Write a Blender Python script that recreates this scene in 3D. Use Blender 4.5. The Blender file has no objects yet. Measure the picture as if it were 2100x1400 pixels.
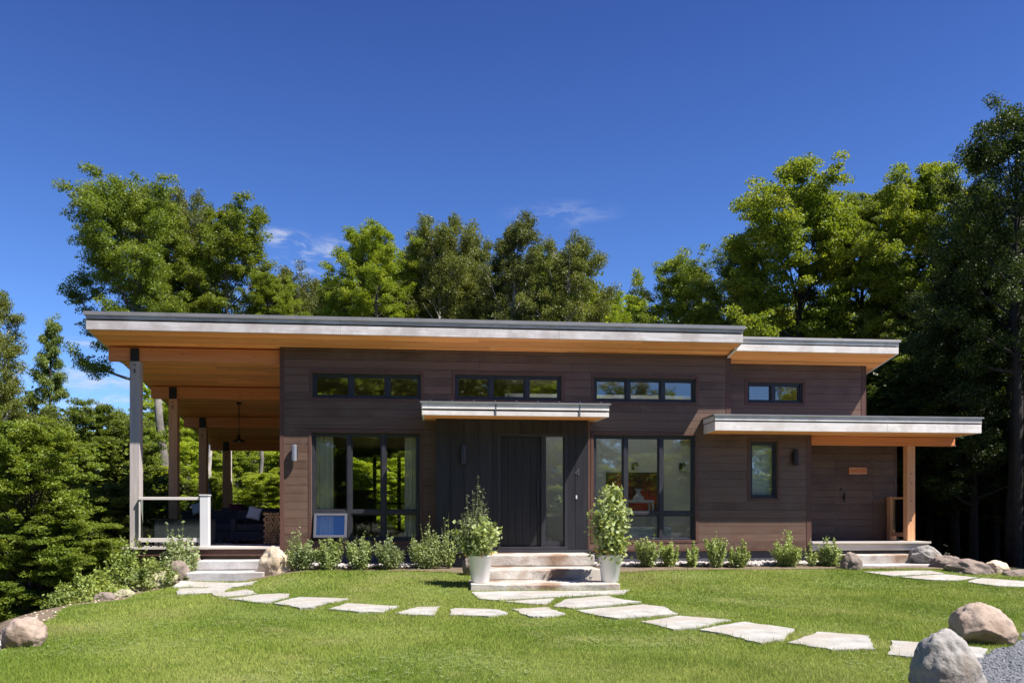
import bpy, bmesh, math, random
import numpy as np
from mathutils import Vector, Matrix, noise

# ------------------------------------------------------------------ camera, sky, sun
sc = bpy.context.scene
COL = sc.collection
F, YAW, CY, CZ, HZ = 1700.0, math.radians(5.38), -16.0, 0.48, 1068.0
cs, sn = math.cos(YAW), math.sin(YAW)
cd = bpy.data.cameras.new('camera'); cam = bpy.data.objects.new('camera', cd); COL.objects.link(cam)
cam.location = (0, CY, CZ); cam.rotation_euler = (math.radians(90), 0, -YAW)
cd.sensor_width = 36; cd.lens = 36 * F / 2100; cd.shift_y = (HZ - 700) / 2100
cd.clip_start = 0.1; cd.clip_end = 3000
sc.camera = cam

SUN = Vector((1.06, -0.70, 1.87)).normalized()
EL = math.asin(SUN.z); ROT = math.atan2(SUN.x, SUN.y)
ld = bpy.data.lights.new('sun', 'SUN'); ld.energy = 5.0; ld.angle = math.radians(0.53); ld.color = (1.0, 0.94, 0.86)
lo = bpy.data.objects.new('sun', ld); COL.objects.link(lo); lo.rotation_euler = SUN.to_track_quat('Z', 'Y').to_euler()
lo.location = (12, -12, 20)

world = bpy.data.worlds.new('World'); sc.world = world; world.use_nodes = True
wt = world.node_tree; wt.nodes.clear()
def wn(t, **k):
    n = wt.nodes.new(t)
    for a, b in k.items(): setattr(n, a, b)
    return n
sky = wn('ShaderNodeTexSky', sky_type='NISHITA', sun_disc=False, sun_elevation=EL, sun_rotation=ROT,
         altitude=900, air_density=1.0, dust_density=0.15, ozone_density=4.0)
tint = wn('ShaderNodeMix', data_type='RGBA', blend_type='MULTIPLY'); tint.inputs[0].default_value = 1.0
tint.inputs[7].default_value = (0.84, 0.82, 1.14, 1)
hsv = wn('ShaderNodeHueSaturation'); hsv.inputs['Saturation'].default_value = 1.08
tc = wn('ShaderNodeTexCoord')
# thin cirrus: stretched noise on the sky direction, only in low bands
mp = wn('ShaderNodeMapping'); mp.inputs['Scale'].default_value = (9, 9, 26)
nz = wn('ShaderNodeTexNoise'); nz.inputs['Scale'].default_value = 3.0; nz.inputs['Detail'].default_value = 9; nz.inputs['Roughness'].default_value = 0.62; nz.inputs['Distortion'].default_value = 0.4
mp2 = wn('ShaderNodeMapping'); mp2.inputs['Scale'].default_value = (3.2, 3.2, 6.0); mp2.inputs['Location'].default_value = (0.35, 0.2, 0.55)
nz2 = wn('ShaderNodeTexNoise'); nz2.inputs['Scale'].default_value = 1.5; nz2.inputs['Detail'].default_value = 3
r1 = wn('ShaderNodeMapRange'); r1.inputs[1].default_value = 0.44; r1.inputs[2].default_value = 0.66
r2 = wn('ShaderNodeMapRange'); r2.inputs[1].default_value = 0.47; r2.inputs[2].default_value = 0.62
sep = wn('ShaderNodeSeparateXYZ')
r3 = wn('ShaderNodeMapRange'); r3.inputs[1].default_value = 0.42; r3.inputs[2].default_value = 0.24
m1 = wn('ShaderNodeMath', operation='MULTIPLY'); m2 = wn('ShaderNodeMath', operation='MULTIPLY')
cm = wn('ShaderNodeMix', data_type='RGBA'); cm.inputs[7].default_value = (5.0, 5.4, 6.4, 1)
bg = wn('ShaderNodeBackground'); bg.inputs['Strength'].default_value = 0.068
out = wn('ShaderNodeOutputWorld')
L = wt.links.new
L(tc.outputs['Generated'], mp.inputs[0]); L(mp.outputs[0], nz.inputs['Vector'])
L(tc.outputs['Generated'], mp2.inputs[0]); L(mp2.outputs[0], nz2.inputs['Vector'])
L(nz.outputs[0], r1.inputs[0]); L(nz2.outputs[0], r2.inputs[0]); L(tc.outputs['Generated'], sep.inputs[0]); L(sep.outputs[2], r3.inputs[0])
L(r1.outputs[0], m1.inputs[0]); m1.inputs[1].default_value = 1.0; L(m1.outputs[0], m2.inputs[0])
blob = None
for (bx_, by_, rx_, ry_, amt) in ((580, 488, 60, 20, .85), (630, 512, 50, 26, .8), (690, 520, 60, 36, .85), (600, 550, 110, 22, .6), (1150, 440, 120, 26, .28), (185, 705, 100, 14, .5), (200, 780, 150, 26, .85), (240, 830, 160, 40, .75)):
    u_ = (bx_ - 1050) / F; dv = Vector((sn + u_ * cs, cs - u_ * sn, (HZ - by_) / F)); ln_ = dv.length; dv.normalize()
    su = wn('ShaderNodeVectorMath', operation='SUBTRACT'); L(tc.outputs['Generated'], su.inputs[0]); su.inputs[1].default_value = dv
    mu_ = wn('ShaderNodeVectorMath', operation='MULTIPLY'); L(su.outputs[0], mu_.inputs[0]); k_ = F * ln_; mu_.inputs[1].default_value = (k_ / rx_, .8 * k_ / rx_, k_ / ry_)
    le = wn('ShaderNodeVectorMath', operation='LENGTH'); L(mu_.outputs[0], le.inputs[0])
    rr_ = wn('ShaderNodeMapRange', interpolation_type='SMOOTHSTEP'); rr_.inputs[1].default_value = 1.25; rr_.inputs[2].default_value = .1; rr_.inputs[4].default_value = amt; L(le.outputs[1], rr_.inputs[0])
    if blob is None: blob = rr_
    else:
        mxn = wn('ShaderNodeMath', operation='MAXIMUM'); L(blob.outputs[0], mxn.inputs[0]); L(rr_.outputs[0], mxn.inputs[1]); blob = mxn
L(blob.outputs[0], m2.inputs[1])
# polarised look of the clear sky: deep overhead, paler towards the trees
gr = wn('ShaderNodeMapRange'); gr.inputs[1].default_value = 0.03; gr.inputs[2].default_value = 0.52; L(sep.outputs[2], gr.inputs[0])
gc = wn('ShaderNodeMix', data_type='RGBA'); L(gr.outputs[0], gc.inputs[0]); gc.inputs[6].default_value = (1.28, 1.52, 1.32, 1); gc.inputs[7].default_value = (.68, .77, .87, 1)
gm = wn('ShaderNodeMix', data_type='RGBA', blend_type='MULTIPLY'); gm.inputs[0].default_value = 1.0; L(gc.outputs[2], gm.inputs[7])
L(sky.outputs[0], tint.inputs[6]); L(tint.outputs[2], hsv.inputs['Color']); L(hsv.outputs[0], gm.inputs[6]); L(gm.outputs[2], cm.inputs[6]); L(m2.outputs[0], cm.inputs[0])
L(cm.outputs[2], bg.inputs['Color']); L(bg.outputs[0], out.inputs[0])

vs = sc.view_settings
vs.view_transform = 'Standard'; vs.look = 'None'; vs.gamma = 1; vs.exposure = 1.05
sc.cycles.max_bounces = 10; sc.cycles.transparent_max_bounces = 12
sc.cycles.diffuse_bounces = 5; sc.cycles.transmission_bounces = 6
sc.cycles.use_denoising = True

# ------------------------------------------------------------------ measuring helpers
def ray(px, py):
    u = (px - 1050) / F; v = (HZ - py) / F
    return sn + u * cs, cs - u * sn, v
def at_y(px, py, Y):
    dx, dy, dz = ray(px, py); t = (Y - CY) / dy
    return t * dx, Y, CZ + t * dz
def at_z(px, py, t):
    dx, dy, dz = ray(px, py)
    return t * dx, CY + t * dy, CZ + t * dz
def smooth(t): t = np.clip(t, 0, 1); return t * t * (3 - 2 * t)
EY = [-60, -26, -19, -14, -10, -8.4, -5.3, -3.7, -1.5, 0, 3, 8, 14, 40]; EX = [-60, -50, -6, -2.3, -3.4, -4.05, -4.9, -4.9, -4.5, -4.4, -4.6, -5, -6, -10]
def ground_h(x, y):
    x = np.asarray(x, float); y = np.asarray(y, float)
    g = np.interp(y, [-60, -16, -10, -6, -3.3, -1.2, 0, 60], [-1.2, -.80, -.75, -.70, -.61, -.42, -.40, -.40])
    g = g - .14 * smooth((-2.2 - x) / 1.2) * smooth((y + 5) / 3)
    d = np.maximum(np.interp(y, EY, EX) - x, 0)
    f = .8 * d * d / (d + .8)
    g = g - 5.5 * (1 - np.exp(-f / 5.5))
    g = g - 3.0 * smooth((y - 8) / 22) * smooth((x + 14) / 8)
    g = g - 1.2 * smooth((x - 10.5) / 8) * smooth((y + 4) / 5)
    g = g + .012 * np.sin(x * 2.1 + y) * np.sin(y * 1.7 - x * .6)
    r = np.hypot(x, y + 5); g = g + .05 * np.maximum(r - 70, 0)
    return g
def H(x, y): return float(ground_h(x, y))
def at_g(px, py):
    dx, dy, dz = ray(px, py); t = 2.0
    while t < 60:
        if CZ + t * dz < H(t * dx, CY + t * dy): break
        t += .02
    return t * dx, CY + t * dy, CZ + t * dz

# ------------------------------------------------------------------ materials
MAT = {}
class N:
    def __init__(s, name):
        s.m = bpy.data.materials.new(name); s.m.use_nodes = True; s.t = s.m.node_tree; s.t.nodes.clear()
        s.out = s.n('ShaderNodeOutputMaterial'); MAT[name] = s.m
    def n(s, typ, ins=None, **k):
        n = s.t.nodes.new(typ)
        for a, b in k.items(): setattr(n, a, b)
        for a, b in (ins or {}).items():
            if isinstance(b, tuple) and len(b) == 2 and hasattr(b[0], 'outputs'): s.t.links.new(b[0].outputs[b[1]], n.inputs[a])
            elif hasattr(b, 'outputs'): s.t.links.new(b.outputs[0], n.inputs[a])
            else: n.inputs[a].default_value = b
        return n
    def mix(s, f, a, b, mode='MIX'):
        n = s.n('ShaderNodeMix', data_type='RGBA', blend_type=mode)
        for i, v in ((0, f), (6, a), (7, b)):
            if hasattr(v, 'outputs'): s.t.links.new(v.outputs[2 if v.bl_idname == 'ShaderNodeMix' else 0], n.inputs[i])
            elif isinstance(v, tuple) and hasattr(v[0], 'outputs'): s.t.links.new(v[0].outputs[v[1]], n.inputs[i])
            else: n.inputs[i].default_value = v if i == 0 else (*v[:3], 1)
        return n
    def noise(s, scale, detail=4, stretch=None, rough=.55, dist=0):
        tcn = s.n('ShaderNodeTexCoord')
        mpn = s.n('ShaderNodeMapping', {0: (tcn, 3)})
        if stretch: mpn.inputs['Scale'].default_value = stretch
        return s.n('ShaderNodeTexNoise', {'Vector': mpn, 'Scale': scale, 'Detail': detail, 'Roughness': rough, 'Distortion': dist})
    def rng(s, v, a, b, c=0., d=1.):
        return s.n('ShaderNodeMapRange', {0: v, 1: a, 2: b, 3: c, 4: d})
    def bsdf(s, col, rough=.7, bump=None, bstr=.3, bdist=.01, metal=0, spec=.5, **k):
        n = s.n('ShaderNodeBsdfPrincipled')
        if hasattr(col, 'outputs'): s.t.links.new(col.outputs[2 if col.bl_idname == 'ShaderNodeMix' else 0], n.inputs['Base Color'])
        else: n.inputs['Base Color'].default_value = (*col, 1)
        if hasattr(rough, 'outputs'): s.t.links.new(rough.outputs[0], n.inputs['Roughness'])
        else: n.inputs['Roughness'].default_value = rough
        n.inputs['Metallic'].default_value = metal; n.inputs['Specular IOR Level'].default_value = spec
        if bump is not None:
            b = s.n('ShaderNodeBump', {'Height': bump, 'Strength': bstr, 'Distance': bdist}); s.t.links.new(b.outputs[0], n.inputs['Normal'])
        s.t.links.new(n.outputs[0], s.out.inputs[0]); return n
def plain(name, col, rough=.6, var=.15, scale=6, metal=0, spec=.5, bump=.1):
    w = N(name); nz = w.noise(scale, 5)
    c = w.mix(w.rng(nz, .3, .7), tuple(v * (1 - var) for v in col), tuple(min(1, v * (1 + var)) for v in col))
    w.bsdf(c, rough, nz, bump, .01, metal, spec); return w.m
def wood(name, cA, cB, axis=0, rough=.6, isl=.35, knots=0.0, grain=26, weather=None, spec=.4):
    w = N(name); st = [grain, grain, grain]; st[axis] = 1.3
    g = w.noise(1.0, 6, tuple(st), .6, .6)
    geo = w.n('ShaderNodeNewGeometry')
    base = w.mix(w.rng(g, .3, .72), cA, cB)
    v = w.rng((geo, 'Random Per Island'), 0, 1, 1 - isl, 1 + isl)
    comb = w.n('ShaderNodeCombineColor', {0: v, 1: v, 2: v})
    c = w.mix(1.0, base, comb, 'MULTIPLY')
    if knots:
        ks = [7, 7, 7]; ks[axis] = 2.2
        tcn = w.n('ShaderNodeTexCoord'); mpn = w.n('ShaderNodeMapping', {0: (tcn, 3)}); mpn.inputs['Scale'].default_value = ks
        vo = w.n('ShaderNodeTexVoronoi', {'Vector': mpn, 'Scale': 1.0})
        c = w.mix(w.rng(vo, .04, .13, knots, 0), c, tuple(x * .28 for x in cA))
    if weather:
        n2 = w.noise(2.3, 6, None, .65); c = w.mix(w.rng(n2, .42, .62), c, weather)
    w.bsdf(c, rough, g, .25, .004, 0, spec); return w.m
wood('cedar', (.85, .29, .085), (.95, .50, .20), 0, .55, .22, .5)
wood('cedar_post', (.62, .29, .13), (.76, .43, .24), 2, .6, .1, .5)
wood('beam_wood', (.62, .20, .075), (.76, .33, .13), 0, .55, .12, .6)
wood('weathered', (.46, .43, .43), (.68, .65, .64), 0, .6, .10, .3, 18, (.42, .38, .37))
wood('pale_weathered', (.66, .62, .60), (.84, .80, .78), 0, .6, .08, .3, 18, (.58, .53, .50))
wood('weathered_post', (.36, .32, .31), (.52, .47, .45), 2, .7, .1, .2, 22)
wood('weathered_rail', (.55, .50, .46), (.70, .66, .62), 0, .7, .1, .1, 22)
wood('siding_wood', (.086, .048, .033), (.142, .082, .057), 0, .5, .30, .5, 22, (.130, .082, .060), .5)
wood('trim_wood', (.085, .040, .030), (.125, .064, .048), 2, .5, .1, .1, 22)
wood('charcoal_wood', (.013, .013, .017), (.028, .028, .034), 2, .45, .2, .1, 22)
wood('door_wood', (.012, .012, .015), (.024, .024, .03), 2, .4, .15, .05, 22)
wood('deck_wood', (.48, .43, .38), (.62, .57, .52), 0, .75, .15, .1, 20)
wood('interior_pine', (.55, .40, .26), (.68, .52, .36), 0, .7, .1, .2, 20)
wood('interior_wood', (.26, .17, .10), (.36, .25, .16), 0, .7, .2, .2, 20)
plain('sunlit_cap', (.42, .40, .40), .45, .12, 3, .2)  # paler copy of the roof cap metal, glancing sun put into its colour
plain('metal_cap', (.26, .255, .26), .4, .12, 3, .3)
plain('frame_metal', (.028, .028, .036), .4, .15, 5)
plain('black_metal', (.010, .010, .012), .5, .15, 6)
plain('silver_metal', (.42, .42, .46), .35, .06, 6, .7)
plain('sash_metal', (.10, .10, .12), .4, .08, 4)
plain('foundation', (.085, .085, .10), .85, .2, 4, 0, .3, .5)
plain('white_pot', (.72, .72, .71), .35, .03, 3, 0, .5, .02)
plain('white_cloth', (.75, .76, .80), .9, .05, 6)
plain('grey_cloth', (.05, .05, .058), .95, .2, 14)
plain('plum_cloth', (.09, .02, .03), .95, .2, 14)
plain('cream_cloth', (.84, .80, .66), .9, .06, 3)
plain('wall_paint', (.80, .83, .85), .8, .05, 3)
plain('dark_paint', (.16, .145, .13), .8, .1, 3)
plain('white_paint', (.62, .62, .63), .4, .03, 3)
plain('soil', (.15, .115, .08), .95, .35, 9, 0, .2, .8)
plain('log_bark', (.11, .075, .05), .9, .3, 12)
plain('orange_wood', (.60, .21, .09), .6, .1, 8)
plain('pale_wood', (.66, .42, .30), .6, .1, 8)
plain('potting_soil', (.05, .035, .025), .95, .3, 20)
plain('petal_orange', (.75, .32, .06), .6, .2, 8)
def logend():
    w = N('log_end'); geo = w.n('ShaderNodeNewGeometry'); nz = w.noise(40, 4)
    c = w.mix((geo, 'Random Per Island'), (.42, .22, .09), (.60, .38, .19)); c = w.mix(w.rng(nz, .35, .7), c, (.30, .15, .06))
    w.bsdf(c, .8, nz, .3)
logend()
def acrylic():
    w = N('frosted_acrylic'); t = w.n('ShaderNodeBsdfTranslucent', {'Color': (.85, .85, .83, 1)}); d = w.n('ShaderNodeBsdfDiffuse', {'Color': (.8, .8, .8, 1)}); mx = w.n('ShaderNodeMixShader', {0: .75, 1: d, 2: t}); w.t.links.new(mx.outputs[0], w.out.inputs[0])
acrylic()
def glass():
    w = N('window_glass')
    t = w.n('ShaderNodeBsdfTransparent', {'Color': (.93, .96, .94, 1)})
    g = w.n('ShaderNodeBsdfGlossy', {'Color': (.92, .97, .95, 1), 'Roughness': .02})
    nz = w.noise(.9, 2); b = w.n('ShaderNodeBump', {'Height': nz, 'Strength': .06, 'Distance': .02}); w.t.links.new(b.outputs[0], g.inputs['Normal'])
    fr = w.n('ShaderNodeFresnel', {'IOR': 1.5}); f = w.rng(fr, 0, 1, .15, 1)
    mx = w.n('ShaderNodeMixShader', {0: f, 1: t, 2: g}); w.t.links.new(mx.outputs[0], w.out.inputs[0])
    w = N('rail_glass')
    t = w.n('ShaderNodeBsdfTransparent', {'Color': (.72, .80, .77, 1)}); g = w.n('ShaderNodeBsdfGlossy', {'Color': (1, 1, 1, 1), 'Roughness': 0.01})
    fr = w.n('ShaderNodeFresnel', {'IOR': 1.45}); mx = w.n('ShaderNodeMixShader', {0: fr, 1: t, 2: g}); w.t.links.new(mx.outputs[0], w.out.inputs[0])
glass()
def stone(name, a, b, c, scale=3, rough=.85, bstr=.5, speck=60):
    w = N(name); n1 = w.noise(scale, 8, None, .65); n2 = w.noise(speck, 3); n3 = w.noise(scale * .6, 3)
    col = w.mix(w.rng(n1, .35, .68), a, b); col = w.mix(w.rng(n3, .5, .68), col, c)
    col = w.mix(w.rng(n2, .60, .75, 0, .6), col, tuple(v * .35 for v in a))
    n4 = w.noise(28, 6, None, .7); hs_ = w.n('ShaderNodeMath', {0: n1, 1: w.n('ShaderNodeMath', {0: n4, 1: .35}, operation='MULTIPLY')}, operation='ADD'); w.bsdf(col, rough, hs_, bstr, .03); return w.m
stone('flagstone', (.27, .26, .24), (.45, .44, .41), (.33, .30, .26), 3.2, .85, .6)
stone('step_stone', (.37, .325, .28), (.54, .51, .475), (.26, .165, .11), 2.2, .85, .9, 40)
stone('pale_step_stone', (.42, .41, .41), (.54, .53, .53), (.38, .35, .33), 2.2, .85, .5, 50)
stone('granite_grey', (.21, .20, .19), (.38, .36, .34), (.15, .125, .10), 3.6, .85, 1.0, 55)
stone('granite_pink', (.27, .20, .155), (.43, .35, .29), (.18, .125, .09), 2.8, .85, .9, 50)
stone('granite_brown', (.17, .13, .11), (.30, .24, .20), (.11, .09, .08), 4, .85, 1.0, 50)
stone('granite_moss', (.27, .26, .16), (.42, .40, .26), (.20, .19, .11), 4, .9, .8, 50)
stone('granite_beige', (.52, .42, .30), (.66, .56, .43), (.40, .30, .20), 4, .85, .8, 50)
stone('pebble', (.34, .31, .30), (.56, .52, .50), (.36, .31, .29), 6, .7, .2)
stone('gravel_stone', (.10, .11, .125), (.24, .25, .28), (.15, .15, .17), 18, .85, 1.0, 120)
def ground_mat():
    w = N('forest_floor'); n1 = w.noise(.8, 8); n2 = w.noise(9, 6)
    c = w.mix(w.rng(n1, .4, .6), (.045, .035, .022), (.035, .05, .018)); c = w.mix(w.rng(n2, .45, .65), c, (.10, .075, .045)); w.bsdf(c, .95, n2, .8, .05)
    w = N('lawn_green'); n1 = w.noise(1.1, 5); n2 = w.noise(34, 5)
    c = w.mix(w.rng(n1, .38, .62), (.15, .20, .038), (.22, .25, .065)); c = w.mix(w.rng(n2, .45, .7), c, (.055, .075, .02)); w.bsdf(c, .9, n2, .8, .03)
    w = N('grass_blade'); geo = w.n('ShaderNodeNewGeometry'); n1 = w.noise(.9, 4); n2 = w.noise(4.5, 4)
    c = w.mix((geo, 'Random Per Island'), (.18, .26, .032), (.36, .415, .105)); c = w.mix(w.rng(n1, .38, .66, 0, .8), c, (.36, .40, .11))
    c = w.mix(w.rng(n2, .52, .72, 0, .55), c, (.13, .205, .025))
    c = w.mix(w.rng(w.noise(1.7, 5), .62, .76, 0, .7), c, (.36, .30, .13))
    tcn = w.n('ShaderNodeTexCoord')
    for cx_, cy_, rr_ in ((3.5, -2.3, 1.25), (-.3, -1.9, 1.0), (2.6, -5.6, .7), (-1.6, -4.2, .8), (-4.2, -7.0, .9)):
        di = w.n('ShaderNodeVectorMath', {0: (tcn, 3)}, operation='DISTANCE'); di.inputs[1].default_value = (cx_, cy_, -.6)
        f = w.n('ShaderNodeMath', {0: w.rng((di, 1), rr_, .1, 0, .9), 1: w.rng(w.noise(5, 5), .42, .60)}, operation='MULTIPLY'); c = w.mix(f, c, (.36, .29, .14))
    c = w.mix(w.rng(w.noise(.55, 4), .46, .60, 0, .65), c, (.125, .21, .024)); c = w.mix(w.rng(w.noise(1.1, 5), .56, .68, 0, .5), c, (.44, .43, .17))
    d = w.n('ShaderNodeBsdfDiffuse'); w.t.links.new(c.outputs[2], d.inputs[0])
    t = w.n('ShaderNodeBsdfTranslucent'); w.t.links.new(c.outputs[2], t.inputs[0])
    mx = w.n('ShaderNodeMixShader', {0: .35, 1: d, 2: t}); w.t.links.new(mx.outputs[0], w.out.inputs[0])
ground_mat()
def leaf(name, a, b, c, trans=.4, nsc=.7):
    w = N(name); geo = w.n('ShaderNodeNewGeometry'); n1 = w.noise(nsc, 3); oi = w.n('ShaderNodeObjectInfo')
    col = w.mix((geo, 'Random Per Island'), a, b); col = w.mix(w.rng(n1, .42, .68, 0, .8), col, c)
    r = w.rng((oi, 'Random'), 0, 1, .78, 1.18); cc = w.n('ShaderNodeCombineColor', {0: r, 1: r, 2: .9}); col = w.mix(1.0, col, cc, 'MULTIPLY')
    p = w.n('ShaderNodeBsdfPrincipled', {'Roughness': .5, 'Specular IOR Level': .35}); w.t.links.new(col.outputs[2], p.inputs['Base Color'])
    tcol = w.mix(1.0, col, (1.25, 1.15, .5), 'MULTIPLY')
    t = w.n('ShaderNodeBsdfTranslucent'); w.t.links.new(tcol.outputs[2], t.inputs[0])
    mx = w.n('ShaderNodeMixShader', {0: trans, 1: p, 2: t}); w.t.links.new(mx.outputs[0], w.out.inputs[0])
leaf('leaf_maple', (0.090, 0.145, 0.023), (0.174, 0.239, 0.038), (0.232, 0.283, 0.049), .42)
leaf('leaf_lime', (0.109, 0.178, 0.018), (0.218, 0.287, 0.034), (0.276, 0.322, 0.044), .5)
leaf('leaf_bright', (0.176, 0.275, 0.020), (0.330, 0.418, 0.044), (0.396, 0.462, 0.061), .5)
leaf('leaf_olive', (0.088, 0.120, 0.025), (0.163, 0.188, 0.040), (0.200, 0.219, 0.050), .38)
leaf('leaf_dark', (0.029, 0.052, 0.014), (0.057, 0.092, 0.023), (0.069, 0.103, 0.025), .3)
leaf('leaf_hemlock', (0.068, 0.112, 0.027), (0.150, 0.210, 0.053), (0.225, 0.270, 0.068), .35)
leaf('leaf_shrub', (0.213, 0.291, 0.101), (0.403, 0.470, 0.224), (0.336, 0.426, 0.146), .3, 5)
leaf('leaf_wild', (0.120, 0.180, 0.042), (0.264, 0.336, 0.096), (0.324, 0.360, 0.108), .35, 2)
leaf('leaf_pale', (.22, .30, .10), (.44, .52, .24), (.50, .56, .32), .35, 8)
leaf('leaf_stem', (.14, .17, .07), (.26, .28, .14), (.20, .24, .10), .2, 8)
plain('bark_grey', (.16, .145, .13), .9, .35, 7, 0, .2, .8)
plain('bark_pale', (.40, .37, .34), .85, .35, 5, 0, .2, .6)
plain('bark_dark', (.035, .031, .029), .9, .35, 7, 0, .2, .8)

# ------------------------------------------------------------------ mesh helpers
ORG = {}
class MB:
    def __init__(s): s.v = []; s.f = []; s.mi = []; s.st = []
    def add(s, vs, fs, mi=0):
        o = len(s.v); s.st.append((o, len(s.f))); s.v += [tuple(v) for v in vs]; s.f += [tuple(i + o for i in f) for f in fs]; s.mi += [mi] * len(fs); return s
    def frame(s, O, U, V, W, u, v, w, mi=0):
        P = [O + U * a + V * b + W * c for c in w for b in v for a in u]
        return s.add(P, [(0, 2, 3, 1), (4, 5, 7, 6), (0, 1, 5, 4), (2, 6, 7, 3), (0, 4, 6, 2), (1, 3, 7, 5)], mi)
    def box(s, x0, x1, y0, y1, z0, z1, mi=0):
        return s.frame(Vector((0, 0, 0)), Vector((1, 0, 0)), Vector((0, 1, 0)), Vector((0, 0, 1)), (x0, x1), (y0, y1), (z0, z1), mi)
    def prism(s, pts, x0, x1, mi=0):      # (y,z) section along x
        n = len(pts); P = [(x0, a, b) for a, b in pts] + [(x1, a, b) for a, b in pts]
        return s.add(P, [tuple(range(n))[::-1], tuple(range(n, 2 * n))] + [(i, (i + 1) % n, n + (i + 1) % n, n + i) for i in range(n)], mi)
    def tube(s, pts, rad, n=8, mi=0, cap=True):
        pts = [Vector(p) for p in pts]; rings = []
        for i, p in enumerate(pts):
            d = (pts[min(i + 1, len(pts) - 1)] - pts[max(i - 1, 0)]).normalized()
            a = d.orthogonal().normalized() if i == 0 else (a - d * a.dot(d)).normalized()
            b = d.cross(a); r = rad[i] if hasattr(rad, '__len__') else rad
            rings.append([p + (a * math.cos(q) + b * math.sin(q)) * r for q in [2 * math.pi * k / n for k in range(n)]])
        V = [v for r in rings for v in r]; Fc = []
        for i in range(len(pts) - 1):
            for k in range(n): Fc.append((i * n + k, i * n + (k + 1) % n, (i + 1) * n + (k + 1) % n, (i + 1) * n + k))
        if cap: Fc += [tuple(range(n))[::-1], tuple(range((len(pts) - 1) * n, len(pts) * n))]
        return s.add(V, Fc, mi)
    def lathe(s, prof, cx, cy, n=24, mi=0):
        V = [(cx + r * math.cos(2 * math.pi * k / n), cy + r * math.sin(2 * math.pi * k / n), z) for r, z in prof for k in range(n)]
        Fc = [(i * n + k, i * n + (k + 1) % n, (i + 1) * n + (k + 1) % n, (i + 1) * n + k) for i in range(len(prof) - 1) for k in range(n)]
        return s.add(V, Fc, mi)
def _place(o, parent, loc):
    COL.objects.link(o)
    if parent is not None: o.parent = parent; ORG[o.name] = ORG[parent.name]
    else: o.location = loc; ORG[o.name] = Vector(loc)
def build(mb, name, mats, parent=None, loc=None, bevel=0, smooth_=False, label=None):
    if loc is None: loc = (0, 0, 0)
    org = ORG[parent.name] if parent is not None else Vector(loc)
    me = bpy.data.meshes.new(name); me.from_pydata([(v[0] - org.x, v[1] - org.y, v[2] - org.z) for v in mb.v], [], mb.f)
    for m in (mats if isinstance(mats, (list, tuple)) else [mats]): me.materials.append(MAT[m])
    if max(mb.mi or [0]): me.polygons.foreach_set('material_index', mb.mi)
    if smooth_: me.polygons.foreach_set('use_smooth', [True] * len(me.polygons))
    me.update(); o = bpy.data.objects.new(name, me); _place(o, parent, loc)
    if bevel:
        b = o.modifiers.new('bevel', 'BEVEL'); b.width = bevel; b.segments = 2; b.limit_method = 'ANGLE'
    if label: o['label'] = label
    return o
EACH = {'corner_trim', 'hinge', 'base_trim', 'roof_clip', 'joint_cover', 'bolt', 'rail', 'baluster', 'rear_mullion', 'border', 'foundation'}
_build = build
def build(mb, name, mats, parent=None, **k):
    if name not in EACH or parent is None or len(mb.st) < 2: return _build(mb, name, mats, parent, **k)
    st = mb.st + [(len(mb.v), len(mb.f))]; o = None
    for (a, fa), (b, fb) in zip(st, st[1:]):
        m = MB(); m.v = mb.v[a:b]; m.f = [tuple(i - a for i in f) for f in mb.f[fa:fb]]; m.mi = mb.mi[fa:fb]; o = _build(m, name, mats, parent, **k)
    return o
def tag(o, label=None, cat=None, group=None, kind=None):
    if label: o['label'] = label
    if cat: o['category'] = cat
    if group: o['group'] = group
    if kind: o['kind'] = kind
    return o
def thing(name, label, cat, loc, group=None):
    o = bpy.data.objects.new(name, None); COL.objects.link(o); o.location = loc; o.empty_display_size = .2
    ORG[o.name] = Vector(loc); return tag(o, label, cat, group)
def fast_mesh(name, V, Q, mat):
    me = bpy.data.meshes.new(name); V = np.asarray(V, np.float32); Q = np.asarray(Q, np.int32); k = Q.shape[1]
    me.vertices.add(len(V)); me.vertices.foreach_set('co', V.ravel())
    me.loops.add(Q.size); me.loops.foreach_set('vertex_index', Q.ravel())
    me.polygons.add(len(Q)); me.polygons.foreach_set('loop_start', np.arange(0, Q.size, k, dtype=np.int32))
    me.update(calc_edges=True); me.materials.append(MAT[mat]); return me
X, Y_, Z_ = Vector((1, 0, 0)), Vector((0, 1, 0)), Vector((0, 0, 1)); O0 = Vector((0, 0, 0))
def sub(iv, cuts):
    r = [iv]
    for c in cuts:
        q = []
        for a, b in r:
            if c[1] <= a or c[0] >= b: q.append((a, b)); continue
            if c[0] > a: q.append((a, c[0]))
            if c[1] < b: q.append((c[1], b))
        r = q
    return [i for i in r if i[1] - i[0] > .004]
def boards(mb, O, U, V, W, u0, u1, v0, v1, pitch, gap, th, holes=(), rng=None, joint=0, mi=0):
    v = v0
    while v < v1 - .01:
        a, b = v + gap / 2, min(v + pitch, v1) - gap / 2
        ev = sorted({a, b} | {h[k] for h in holes for k in (2, 3) if a < h[k] < b})
        for p, q in zip(ev, ev[1:]):
            if q - p < .003: continue
            for s_, e_ in sub((u0, u1), [(h[0], h[1]) for h in holes if h[2] < q - .001 and h[3] > p + .001]):
                cur = s_
                while cur < e_ - .001:
                    nx = e_
                    if joint and rng and e_ - cur > joint * 1.3: nx = cur + joint * rng.uniform(.45, 1.3); nx = e_ if e_ - nx < .4 else nx
                    mb.frame(O, U, V, W, (cur, nx - (.003 if nx < e_ else 0)), (p, q), (0, th), mi); cur = nx
        v += pitch
def solid(mb, O, U, V, W, u0, u1, v0, v1, th, holes=(), mi=0): boards(mb, O, U, V, W, u0, u1, v0, v1, v1 - v0, 0, th, holes, mi=mi)
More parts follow.
